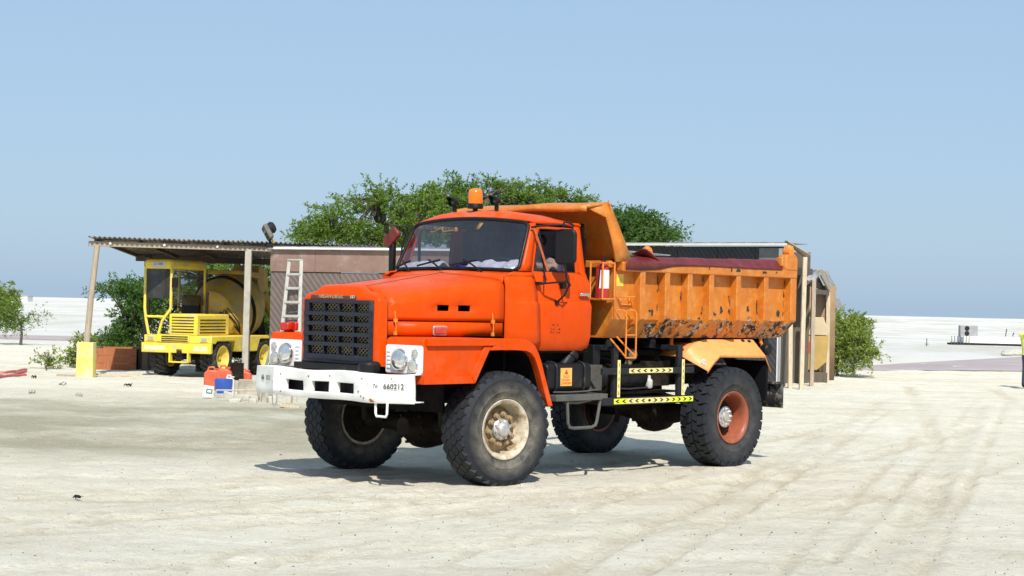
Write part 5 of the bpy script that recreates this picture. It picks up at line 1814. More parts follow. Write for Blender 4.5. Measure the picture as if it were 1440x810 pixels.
# ---- tall dark shed on the right
D0 = Vector((-1.5, 50.6, 0)); D1 = Vector((6.72, 44.5, 0))
ddir = (D1 - D0).normalized(); dback = Vector((-ddir.y, ddir.x, 0)); LD = (D1 - D0).length
shed2 = empty('dark_shed', tuple(D0))
tag(shed2, 'tall charcoal clad shed with pale roof edge behind the truck body', 'shed')
rz2 = math.atan2(ddir.y, ddir.x)
ee = [0, 1.2, 2.4, 3.6, 4.8, 6.0, 7.2, 8.4, LD - .75, LD]
for k in range(len(ee) - 1):
    o = MB().box(ee[k] + .006, ee[k + 1] - .006, 0, .05, -.03, 3.5).build('cladding_panel', m_panelgrey if k == len(ee) - 2 and False else m_lattice_dark, shed2, bevel=.006)
    o.rotation_euler = (0, 0, rz2)
o = MB().box(LD - .62, LD - .06, -.02, -.001, 2.9, 3.46).build('patch_sheet', M('patch_grey', (.16, .15, .15), .6, var=.25), shed2); o.rotation_euler = (0, 0, rz2)
o = MB().box(LD - .06, LD + .02, -.03, .03, 0, 3.45).build('corner_strip', m_whitetrim, shed2); o.rotation_euler = (0, 0, rz2)
o = MB().box(5.1, 5.5, -.03, -.002, 3.2, 3.48).build('hatch', M('hatch_tan', (.33, .26, .18), .7), shed2); o.rotation_euler = (0, 0, rz2)
o = MB().box(-.1, LD + .25, -.22, -.02, 3.52, 3.575).build('roof_edge', M('pale_roof_edge', (.66, .64, .6), .6, var=.1), shed2); o.rotation_euler = (0, 0, rz2)
o = MB().box(-.1, LD + .2, -.2, 1.0, 3.58, 3.60).build('roof', m_zinc, shed2); o.rotation_euler = (0, 0, rz2)
o = MB().box(LD - .05, LD, .06, .35, 0, 3.5).build('side_wall', m_wood_dark, shed2); o.rotation_euler = (0, 0, rz2)
# lean-to at its end
def s2(x, y, z):
    return tuple(Vector((x, y, z)) - D0)
tops = W(1109, 338.5, y=44.3), W(1138, 360, y=43.9)
mb = MB().loops([[s2(tops[0].x - .1, 44.2, tops[0].z), s2(tops[1].x, 43.7, tops[1].z)], [s2(tops[0].x + .15, 46.0, tops[0].z + .02), s2(tops[1].x + .25, 46.0, tops[1].z)]])
mb.build('lean_to_roof', m_wood, shed2, solid=.03)
for (px, pb, d, pt, w_, mt) in ((1111, 546, 43.9, (1112, 345), .15, m_wood_pale), (1126.5, 548, 43.3, (1132, 360), .14, m_wood_pale)):
    b = W(px, pb, z=0); d = b.y
    t = W(pt[0], pt[1], y=d + .2)
    MB().bar(s2(b.x, b.y, -.03), s2(t.x, t.y, t.z - .03), w_, .1).build('post', mt, shed2, bevel=.008)
b = W(1120, 520, y=46.5)
MB().bar(s2(6.95, 44.6, 2.9), s2(7.75, 46.2, 2.9), .1, .18).build('beam', m_wood_dark, shed2)
MB().box(*[v for v in (s2(6.6, 0, 0)[0], s2(7.75, 0, 0)[0], s2(0, 46.3, 0)[1], s2(0, 46.4, 0)[1], 0, 3.42)]).build('inner_wall', m_wood_dark, shed2)

# ---- small gabled shed beyond
E0 = W(1141, 543, z=0); E1 = W(1163, 535, z=0)
shed3 = empty('hopper_shed', tuple(E0))
tag(shed3, 'small gabled timber shelter with pale sheet roof over the ochre hopper', 'shed')
def e3(px, py, y):
    return tuple(W(px, py, y=y) - E0)
MB().bar((0, 0, -.02), e3(1144.5, 394, E0.y), .13, .1).build('post', m_wood, shed3, bevel=.006)
MB().bar(tuple(E1 - E0), e3(1164.5, 404, E1.y), .1, .1).build('post', m_wood_pale, shed3, bevel=.006)
e1 = E1 - E0
ridge, l, r_ = Vector(e3(1153, 379.5, 47)), Vector(e3(1131, 395, 45.6)), Vector(e3(1166, 404, 48.6))
bk = Vector((.75, 3.0, 0))
corrugated('roof_sheet', e3(1126, 394, 45.2), e3(1147, 394, 45.2), e3(1133, 379.5, 46.8), e3(1153, 379.5, 46.8), m_panelgrey, shed3, .12, .012)
MB().add([tuple(l + Vector((.1, .35, -.1))), tuple(ridge + Vector((0, .35, -.1))), tuple(r_ + Vector((-.02, .35, -.1)))], [(0, 1, 2)]).build('gable_board', m_wood_dark, shed3, solid=.03)
corrugated('roof_sheet', ridge, ridge + bk, r_, r_ + bk, m_zinc, shed3, .12, .02)
MB().bar(l + Vector((0, -.05, -.05)), ridge + Vector((0, -.05, -.05)), .05, .16).build('barge_board', m_wood, shed3)
MB().bar(ridge + Vector((0, -.05, -.05)), r_ + Vector((0, -.05, -.05)), .05, .16).build('barge_board', m_wood, shed3)
MB().bar((.05, .1, 2.4), tuple(Vector((e1.x, e1.y + .1, 2.4))), .08, .12).build('tie_beam', m_wood_dark, shed3)
MB().loops([[(-.2, 3.6, 0), (1.28, 3.9, 0)], [(-.2, 3.6, 2.6), (1.28, 3.9, 2.6)]]).build('back_wall', M('tan_sheet', (.30, .2, .11), .8, var=.2, scale=2), shed3, solid=.04)

# ochre hopper inside
hx, hy = W(1135, 500, y=47.6).x, 47.6
hop = empty('hopper', (hx, hy, 0))
tag(hop, 'ochre and cream hopper with red triangle under the small gabled shed', 'hopper')
def hz(py): return W(1146, py, y=47.6).z
mb = MB().prism([(-.55, hz(472)), (.5, hz(472)), (.44, hz(508)), (.2, hz(520)), (-.3, hz(520)), (-.52, hz(505))], 'y', -.45, .6); mb.build('bin', m_hopper, hop, bevel=.02)
mb = MB().prism([(-.5, hz(446)), (.34, hz(446)), (.52, hz(471)), (-.57, hz(471))], 'y', -.47, .6); mb.build('top_cone', m_cream, hop, bevel=.015)
MB().prism([(-.03, hz(480)), (.02, hz(480)), (.13, hz(496)), (-.08, hz(496))], 'y', -.462, -.452).build('red_triangle', m_redink, hop)
for x, y in ((-.5, -.4), (.4, -.4), (-.5, .5), (.4, .5)):
    MB().box(x - .04, x + .04, y - .04, y + .04, -.02, hz(500)).build('leg', m_wood_dark, hop)
MB().box(-.7, .45, -.6, .7, -.02, .28).build('plinth', m_wood_dark, hop, bevel=.02)
# grey cabin further off
k0 = W(1170, 527, z=0)
cab2 = empty('grey_cabin', tuple(k0))
tag(cab2, 'narrow grey sheet cabin with pitched cap just left of the feathery bush', 'cabin')
def k3(px, py): return W(px, py, y=k0.y) - k0
zz = k3(1170, 433).z
MB().box(-.12, .10, 0, .22, -.02, zz).build('post', m_panelgrey, cab2, bevel=.01)
MB().box(-1.6, -.12, .15, 2.0, -.02, zz - .1).build('wall', m_panelgrey, cab2)
r1 = k3(1171, 420).z
MB().prism([(-.35, zz), (.28, zz), (.16, r1), (-.35, r1)], 'y', -.1, 2.0).build('roof_cap', M('grey_cap', (.23, .23, .24), .6), cab2)

# ------------------------------------------------------------------ yellow concrete mixer
MX = W(249, 500, y=42.3)
mix = empty('concrete_mixer', (MX.x + .2, 43.0, 0), math.atan2(-math.cos(.36), -math.sin(.36)))
tag(mix, 'yellow self-loading concrete mixer parked under the corrugated carport', 'mixer truck')
# deck and bumper
mb = MB().prism([(.62, .80), (.62, .985), (-3.3, .985), (-3.3, .72), (-2.6, .72), (-2.45, .9), (-1.75, .9), (-1.6, .60), (-.62, .60), (-.5, .86), (.36, .86), (.42, .80)], 'y', -.93, .93)
mb.build('deck', m_mixer, mix, bevel=.02)
bumper2 = MB().box(.60, .70, -.95, .95, .565, .80).build('bumper', m_mixer, mix, bevel=.015)
for y0, y1 in ((-.86, -.28), (.48, .86)):
    MB().box(.70, .703, y0, y1, .63, .73).build('worn_lettering', m_mixer_pale, bumper2)
MB().box(.60, .72, -.18, .36, .34, .37).box(.60, .72, -.18, -.14, .34, .58).box(.60, .72, .32, .36, .34, .58).build('tow_frame', m_mixer, bumper2, bevel=.006)
MB().sphere((.68, .1, .56), .08, 10, 6).box(.62, .7, .02, .18, .4, .66).build('tow_hook', m_under, bumper2)
for y in (-.74, .73):
    b_ = MB().box(.60, .64, y - .11, y + .11, .84, .96).build('headlamp', m_mixer, mix, bevel=.006)
    MB().box(.64, .648, y - .075, y + .075, .855, .945).build('lens', m_lens_dirty, b_)
mb = MB().box(.60, .66, -.55, .33, .82, .995)
for k in range(4):
    pass
lower = mb.build('front_panel', m_mixer, mix, bevel=.01)
for k in range(3):
    MB().box(.655, .672, -.42, .30, .845 + k * .05, .865 + k * .05).build('louvre', m_under, lower)
eng = MB().box(-.95, .58, -.28, .5, .98, 1.5).build('engine_cover', m_mixer, mix, bevel=.04, seg=3)
for k in range(6):
    MB().box(.575, .592, -.19, .41, 1.055 + k * .07, 1.075 + k * .07).build('louvre', m_under, eng)
for k in range(5):
    MB().box(-.75, .45, .495, .512, 1.05 + k * .075, 1.072 + k * .075).build('louvre', m_under, eng)
# cab frame
yL, yR = -.97, -.25
xf_ = .55
cabin = MB().tube([(xf_ + .04, yL + .08, 1.42), (xf_ + .04, yR - .16, 1.42)], .03, 8).build('cab_frame', m_mixer, mix, smooth=50)
for pts in ([(xf_ + .05, yL + .16, .98), (xf_ + .03, yL + .06, 1.35), (xf_, yL, 1.62), (xf_, yL, 2.62)], [(xf_ + .05, yR - .30, .98), (xf_ + .05, yR - .2, 1.32), (xf_, yR, 1.62), (xf_, yR, 2.62)],
            [(xf_ - 1.55, yL, .98), (xf_ - 1.55, yL, 2.62)], [(xf_ - 1.55, yR, .98), (xf_ - 1.55, yR, 2.62)]):
    MB().tube(pts, .035, 8).build('cab_post', m_mixer, cabin, smooth=50)
MB().box(xf_ + .05, xf_ - 1.62, yL - .03, yR + .03, 2.56, 2.80).build('cab_roof', m_mixer, cabin, bevel=.09, seg=4)
pl_ = MB().box(xf_ + .05, xf_ + .06, -.76, -.40, 2.60, 2.73).build('number_plate', m_whiteplastic, mix)
text_mesh('lettering', 'D 1000', .085, m_ink, frame((xf_ + .0615, -.58, 2.68), (0, 1, 0), (0, 0, 1)), pl_, .001)
MB().box(xf_ - .0, xf_ + .008, yL + .03, yR - .03, 1.86, 2.56).build('front_glass', m_glass_dark, cabin)
MB().box(xf_ - .06, xf_ - 1.5, yR - .004, yR + .004, 1.7, 2.56).build('side_glass', m_glass_clear, cabin)
MB().box(-.3, -.85, -.80, -.25, 1.0, 1.42).prism([(-.75, 1.4), (-.82, 1.95), (-.92, 1.95), (-.9, 1.4)], 'y', -.78, -.28).build('seat', m_rubber, cabin, bevel=.04)
MB().prism([(.28, 1.02), (.12, 1.50), (-.1, 1.55), (-.1, 1.02)], 'y', -.50, -.34).build('console', m_mixer, cabin, bevel=.02)
MB().tube([(.1, -.5, 1.5), (-.05, -.5, 1.62)], .03, 8).lathe([(.2, 0), (.22, .015), (.2, .03), (.17, .015)], (-.08, -.5, 1.64), 18, 'z').build('steering_wheel', m_rubber, cabin)
MB().box(xf_ + .02, xf_ + .09, yR + .06, yR + .2, 2.12, 2.36).bar((xf_, yR, 2.3), (xf_ + .05, yR + .1, 2.3), .02, .02).build('mirror', m_rubber, cabin, bevel=.01)
# drum
ax = Vector((-1, 0, .22)).normalized()
q_ = ax.to_track_quat('Z', 'Y').to_matrix()
dr = MB().lathe([(.02, -.78), (.42, -.72), (.55, -.66), (.62, -.60), (.66, -.40), (.84, .0), (.86, .25), (.84, .55), (.62, 1.0), (.46, 1.3), (.44, 1.42), (.40, 1.42), (.36, 1.2)], (-1.75, -.12, 1.58), 40, 'z', q_)
drum = dr.build('drum', m_drum, mix, smooth=30)
MB().lathe([(.87, -.02), (.885, 0), (.885, .06), (.87, .08)], (-1.75, -.12, 1.58), 40, 'z', q_).build('roller_ring', m_under, drum)
fins = MB()
for k in range(2):
    pts = []
    for i in range(26):
        t = i / 25
        a = k * math.pi + t * 3.4
        r = np.interp(t, [0, .4, .7, 1], [.66, .865, .85, .6])
        p = Vector((r * math.cos(a), r * math.sin(a), -.4 + 1.4 * t))
        pts.append(Vector((-1.75, -.12, 1.58)) + q_ @ p)
    fins.tube(pts, .014, 6)
fins.build('drum_weld', m_drum, drum)
mb = MB().prism([(-2.7, 2.38), (-2.55, 2.56), (-1.75, 2.60), (-1.7, 2.5), (-2.5, 2.42)], 'y', -.6, .4)
mb.prism([(-3.3, 2.05), (-3.2, 2.6), (-2.75, 2.75), (-2.7, 2.3), (-2.95, 1.95)], 'y', -.45, .3)
mb.build('feed_hopper', m_drum, mix, bevel=.02)
MB().prism([(-3.0, .98), (-2.75, 2.0), (-2.6, 2.0), (-2.6, .98)], 'y', -.5, .4).build('drum_stand', m_under, mix, bevel=.02)
MB().box(-.75, -.95, -.35, .3, .98, 1.5).build('front_bearing', m_under, mix, bevel=.02)
MB().tube([(-3.1, .2, 2.0), (-3.35, .5, 1.4), (-3.5, .75, .8)], .16, 10).build('discharge_chute', m_drum, mix)
# hoses, exhaust and controls
MB().tube([(-.2, .30, 1.48), (-.2, .30, 1.95), (-.24, .30, 2.02)], .035, 8).build('exhaust_pipe', m_under, mix)
for k in range(3):
    y = .12 + k * .1
    MB().tube([(-.85, y, 1.2), (-.95, y + .12, 1.55 + k * .05), (-1.2, y + .3, 1.3), (-1.5, .5, 1.02)], .018, 6).build('hydraulic_hose', m_rubber, mix)
MB().tube([(.62, -.2, .62), (.66, .0, .45), (.6, .25, .5), (.5, .4, .62)], .02, 6).build('hydraulic_hose', m_rubber, mix)
MB().box(-1.55, -.75, .62, .92, .62, .95).build('tool_box', m_mixer, mix, bevel=.02)
for k in range(3):
    MB().tube([(.05, -.42 + k * .05, 1.5), (.1, -.42 + k * .05, 1.75)], .01, 6).build('control_lever', m_rubber, mix)
# wheels with bar lugs
def mixer_wheel():
    w = MB().lathe([(.2, -.14), (.25, -.16), (.28, .08), (.30, .185), (.28, .19), (.24, .13), (.06, .07), (.05, .11), (.01, .115)], n=28, caps=False).build('wheel', m_mixer, mix, smooth=40)
    t = MB().lathe([(.28, -.17), (.34, -.205), (.41, -.2), (.43, -.15), (.43, .15), (.41, .2), (.34, .205), (.28, .18)], n=36, caps=False)
    for k in range(18):
        for s in (-1, 1):
            a = (k + (.5 if s > 0 else 0)) * 2 * math.pi / 18
            vs = []
            for (da, y) in ((0, .0), (.14, .19), (.28, .2), (.14, .0)):
                for r in (.42, .465 if y < .1 else .45):
                    vs.append((r * math.cos(a + da), s * y, r * math.sin(a + da)))
            t.add(vs, [(1, 3, 5, 7), (0, 1, 3, 2), (2, 3, 5, 4), (4, 5, 7, 6), (6, 7, 1, 0)])
    t.build('tyre', M('mixer_tyre', (.022, .021, .021), .8, var=.3, dirt=(.16, .14, .11), dirt_amt=.4, dscale=9), w)
    return w
w0 = mixer_wheel()
spots = [(0, .70, 0), (0, -.70, math.pi), (-2.1, .70, 0), (-2.1, -.70, math.pi)]
for i, (x, y, rz) in enumerate(spots):
    o = w0 if i == 0 else copy_tree(w0, mix)
    o.location = (x, y, .458); o.rotation_euler = (0, .3 * i, rz)
MB().tube([(0, -.6, .46), (0, .6, .46)], .07, 8).tube([(-2.1, -.6, .46), (-2.1, .6, .46)], .07, 8).box(-2.9, .5, -.3, .3, .5, .85).build('undercarriage', m_under, mix)

# ------------------------------------------------------------------ yard clutter by the carport
wb = W(133, 513, z=0)
crate = empty('timber_box', (wb.x, 45.3, 0), R(8))
crate.location.x = W(135, 513, y=45.3).x
tag(crate, 'rust red open timber box lying behind the yellow block', 'box')
for (a, b, c, d) in ((0, 1.0, 0, .04), (0, 1.0, 1.5, 1.54), (0, .04, .04, 1.5), (.96, 1.0, .04, 1.5)):
    for k in range(3):
        MB().box(a, b, c, d, -.02 + k * .19, .165 + k * .19).build('board', m_wood_red, crate, bevel=.005)
MB().box(1.02, 1.9, .3, 1.4, -.02, .55).build('panel', m_wood_dark, crate, bevel=.02)
st_ = MB()
def thing_box(name, px, py, w, d, h, mat, label, cat, rz=0.0, bevel=.01, group=None):
    p = W(px, py, z=0)
    o = MB().box(-w / 2, w / 2, -d / 2, d / 2, -.02, h).build(name, mat, None, bevel=bevel)
    o.location = (p.x, p.y, 0); o.rotation_euler = (0, 0, rz)
    tag(o, label, cat, group)
    return o
# blue tub
p = W(314, 558, z=0)
tub = MB().lathe([(.001, .0), (.225, .0), (.24, .03), (.262, .30), (.268, .42), (.262, .46), (.245, .47), (.24, .445), (.245, .42), (.22, .06), (.001, .05)], (0, 0, 0), 28, 'z').build('blue_tub', m_blueplastic, None, smooth=35)
tub.location = (p.x, p.y, 0); tub.scale = (.66, .66, .74)
tag(tub, 'blue plastic tub with grey base in front of the orange cans', 'tub')
MB().lathe([(.232, -.012), (.252, .0), (.262, .09), (.25, .095)], (0, 0, 0), 28, 'z').build('crusted_base', m_concrete, tub)
# orange jerrycans
def jerry(px, py, d, w, h, mat, label, name='jerrycan'):
    p = W(px, py, y=d)
    o = MB().prism([(-w / 2, 0), (w / 2, 0), (w / 2, h * .78), (w * .28, h * .93), (-w * .3, h * .93), (-w / 2, h * .8)], 'y', -w * .36, w * .36).build(name, mat, None, bevel=.03, seg=3)
    o.location = (p.x, p.y, 0)
    MB().lathe([(.035, h * .92), (.04, h * .94), (.04, h * 1.0), (.005, h * 1.01)], (w * .27, 0, 0), 12, 'z').build('cap', mat, o)
    MB().tube([(-w * .3, 0, h * .9), (-w * .24, 0, h * 1.04), (w * .05, 0, h * 1.05), (w * .12, 0, h * .93)], .022, 8).build('handle', mat, o)
    tag(o, label, 'jerrycan', 'plastic cans by the carport post')
jerry(312, 0, 36.6, .34, .46, m_orangeplastic, 'orange plastic can directly behind the blue tub')
jerry(328, 0, 36.0, .30, .52, m_orangeplastic, 'tall orange plastic can right of the blue tub')
jerry(336, 0, 35.4, .19, .36, m_whiteplastic, 'white plastic can beside the tall orange can')
jerry(356, 0, 37.6, .3, .4, m_orangeplastic, 'orange plastic can nearest the shed wall beside the leaning pipe')
# dark drum of oil
p = W(345, 0, y=37)
dd = MB().lathe([(.001, 0), (.15, 0), (.15, .26), (.157, .28), (.15, .3), (.15, .55), (.157, .565), (.14, .57), (.001, .56)], (0, 0, 0), 20, 'z').build('oil_drum', m_under, None, smooth=30)
dd.location = (p.x, 37, 0); tag(dd, 'small dark oily drum between the plastic cans', 'drum')
# little sign propped on the ground
p = W(291, 561, z=0)
sg = MB().obox((0, 0, .145), (.19, .012, .22), Euler((R(-14), 0, R(-4))).to_matrix()).build('small_sign', m_whiteplastic, None, bevel=.003)
sg.location = (p.x, p.y, 0); sg.rotation_euler = (0, R(8), R(12))
tag(sg, 'small white sign with green print propped on the sand', 'sign')
MB().obox((.02, -.008, .15), (.12, .012, .09), Euler((R(-14), 0, R(-4))).to_matrix()).build('green_panel', m_greenprint, sg)
MB().obox((.02, -.0145, .15), (.07, .006, .04), Euler((R(-14), 0, R(-4))).to_matrix()).build('white_mark', m_whiteplastic, sg)
# broken blocks
rs = random.Random(21)
spots = [(340, 552, .30, .26, 'square broken concrete block nearest the white plastic can'), (352, 555, .42, .3, 'large chipped concrete block beneath the leaning pipe'), (363, 553, .34, .3, 'grey concrete block partly behind the bumper wing'), (372, 565, .24, .26, 'upright concrete lump below the folded bumper wing'), (346, 563, .17, .12, 'pale chunk of rubble in front of the large block'), (356, 567, .16, .11, 'blue grey chunk of rubble on the sand'), (330, 566, .26, .1, 'flat slab of rubble right of the blue tub'), (322, 561, .2, .16, 'angular stone leaning beside the blue tub'), (384, 567, .24, .16, 'rounded stone behind the hanging wire loop'), (400, 567, .3, .18, 'brown stone behind the front tyre'), (409, 566, .22, .14, 'dark stone close to the far front tyre'), (392, 570, .14, .09, 'small brown stone beside the rounded stone')]
for (px, py, w, h, lab) in spots:
    p = W(px, py, z=0)
    mb = MB()
    vs = []
    for x in (-1, 1):
        for y in (-1, 1):
            for z in (0, 1):
                vs.append((x * w / 2 * rs.uniform(.75, 1.1), y * w / 2.6 * rs.uniform(.75, 1.1), z * h * rs.uniform(.8, 1.15) - .02))
    mb.add(vs, [(0, 1, 3, 2), (4, 6, 7, 5), (0, 4, 5, 1), (2, 3, 7, 6), (0, 2, 6, 4), (1, 5, 7, 3)])
    o = mb.build('rubble_block', m_concrete if rs.random() < .7 else m_stone, None, bevel=.03, seg=2)
    o.location = (p.x, p.y, 0); o.rotation_euler = (0, 0, rs.uniform(-.6, .6))
    tag(o, lab, 'rubble', 'rubble heap by the carport')
# wire trestle
p = W(378, 566, z=0)
tr_ = MB().tube([(-.16, 0, 0), (-.13, 0, .34), (.1, 0, .36), (.16, 0, 0)], .014, 6).tube([(-1.0, .1, .2), (-.13, 0, .22)], .016, 6).tube([(-1.0, .1, .0), (-1.0, .1, .2)], .014, 6).build('wire_trestle', m_concrete, None)
tr_.location = (p.x, p.y, 0); tag(tr_, 'low bent wire trestle among the rubble', 'trestle')
p = W(408, 574, z=0)
pk = MB().obox((0, 0, .03), (.34, .1, .05), Matrix.Rotation(R(5), 3, 'Y')).build('timber_offcut', m_wood_pale, None, bevel=.005)
pk.location = (p.x, p.y, 0); tag(pk, 'short ochre timber offcut lying left of the far front tyre', 'timber')
for (px, py, w, d, lab, mt, rz) in ((178, 516, .9, .16, 'pale plank lying right of the timber box', m_wood_pale, .2), (150, 528, 1.5, .1, 'thin plank lying right of the yellow block', m_wood_pale, .05), (95, 529, .5, .12, 'short plank left of the yellow block', m_wood, -.1)):
    p = W(px, py, z=0)
    o = MB().box(-w / 2, w / 2, -d / 2, d / 2, 0, .04).build('plank', mt, None, bevel=.004)
    o.location = (p.x, p.y, 0); o.rotation_euler = (0, R(1), rz)
    tag(o, lab, 'plank', 'planks lying on the sand')
# red hoses on the left
rs = random.Random(8)
for k, (y0, lab) in enumerate(((522, 'farthest loop of red hose at the left edge'), (529, 'middle loop of red hose at the left edge'), (535, 'nearest loop of red hose at the left edge'))):
    pts = []
    for i in range(15):
        t = i / 14
        p = W(-25 + t * 62, y0 + 4 * math.sin(t * 3 + k) - 3 * t, z=0)
        pts.append((p.x, p.y, zt(p.x, p.y) + .03))
    mb = MB().tube(pts, .03, 7)
    o = mb.build('hose', m_hose, None, smooth=60)
    tag(o, lab, 'hose', 'red hoses at the left edge')
# scattered litter
rs = random.Random(14)
lit = [(48, 532, 'black rag on the sand by the red hoses'), (109, 702, 'lone black scrap on the sand in the left foreground'), (88, 541, 'thin grey scrap below the yellow block'), (180, 543, 'black scrap in front of the mixer'), (112, 556, 'long grey scrap left of the bare ground'), (45, 553, 'pale scrap at the far left')]
for (px, py, lab) in lit:
    p = W(px, py, z=0)
    s_ = p.y / 40
    mb = MB()
    w = rs.uniform(.05, .09) * max(.35, s_)
    if px == 109: w = .045
    mb.grid(lambda u, v: (u * w, v * w * .5, .02 + .03 * s_ * math.sin(u * 5 + v * 3) + rs.uniform(0, .03) * s_), np.linspace(-1, 1, 6), np.linspace(-1, 1, 4))
    o = mb.build('litter_scrap', m_rubber if 'black' in lab else m_concrete, None, solid=.01)
    o.location = (p.x, p.y, zt(p.x, p.y)); o.rotation_euler = (0, 0, rs.uniform(-1, 1))
    tag(o, lab, 'litter', 'litter scraps on the sand')

# ------------------------------------------------------------------ far right: plinth, air unit, fence
d0 = 98.0
pL, pR = W(1335, 488, y=d0), W(1475, 486, y=d0)
def far_empty(name, px, py, d):
    p = W(px, py, y=d)
    return empty(name, (p.x, p.y, zt(p.x, p.y)))
q0 = W(1336, 488, y=98); q1 = W(1440, 486, y=106)
plat = empty('low_platform', (q0.x, q0.y, 0))
tag(plat, 'long low white slab with a dark gap beneath on the dunes', 'platform')
zt0, zt1, zt2 = W(1350, 473, y=98).z, W(1350, 482.5, y=98).z, W(1350, 488, y=98).z
MB().box(.7, 16, 0, 1.2, zt1, zt0).build('slab', m_whitetrim, plat, bevel=.03)
MB().box(.1, 16, .25, 1.1, zt2 - .6, zt1).build('recess', m_interior, plat)  # dark box standing in for the shade beneath the slab
for k in range(7):
    MB().box(.06 + k * .16, .09 + k * .16, -.05, -.02, zt2 - .1, zt0 + .02).build('bar', m_greysteel, plat)
MB().prism([(.0, zt1 + .05), (.0, zt2 - .02), (8.0, zt2 + .12), (16, zt2 + .14), (16, zt1), (3.0, zt1 - .01)], 'y', -.03, .02).build('slab_shade', m_darkgrey, plat)  # dark tapering plate, paints in the shadow under the slab
ac = empty('air_conditioner', tuple(W(1361, 472.5, y=98.5)))
tag(ac, 'white twin fan air conditioner unit standing on the low slab', 'air conditioner')
MB().box(-.42, .55, 0, .45, -.05, .58).build('casing', m_panelgrey, ac, bevel=.02)
for z in (.14, .42):
    MB().lathe([(.13, -.012), (.135, 0), (.03, .01)], (-.05, -.005, z), 20, 'y').build('fan', m_darkgrey, ac)
for (px, h, lab) in ((1414, .42, 'left thin stake on the far white slab'), (1424, .22, 'right thin stake on the far white slab')):
    b = W(px, 473, y=99.5)
    o = MB().tube([(0, 0, 0), (.06, 0, h)], .025, 6).build('stake', m_darkgrey, None)
    o.location = b; tag(o, lab, 'stake')
b = W(1303, 492, y=94)
o = MB().tube([(0, 0, -.2), (0, 0, .42)], .02, 6).tube([(-.1, 0, .12), (.1, 0, .12)], .015, 5).build('stake', m_darkgrey, None)
o.location = (b.x, b.y, zt(b.x, b.y)); tag(o, 'lone thin stake on the white dune right of the bush', 'stake')
for px, py, w, lab in ((1427, 500, .5, 'grey boulder on the dune left of the worker'), (1416, 500.5, .22, 'small grey boulder beside the bigger one')):
    b = W(px, py, z=0)
    o = MB().sphere((0, 0, .08), w, 9, 6, (1.3, 1, .5)).build('boulder', m_concrete, None, smooth=0)
    o.location = (b.x, b.y, zt(b.x, b.y)); tag(o, lab, 'boulder')
# far building at the left rim
b = W(26, 414, y=260)
fb = empty('far_building', (b.x, b.y, zt(b.x, b.y)))
tag(fb, 'tiny white building on the dune crest at far left', 'building')
MB().box(-1.2, 1.3, 0, 3, -.5, .75).build('wall', m_whitetrim, fb)
MB().box(-1.3, 1.4, -.1, 3, .75, .9).build('roof', m_concrete, fb)

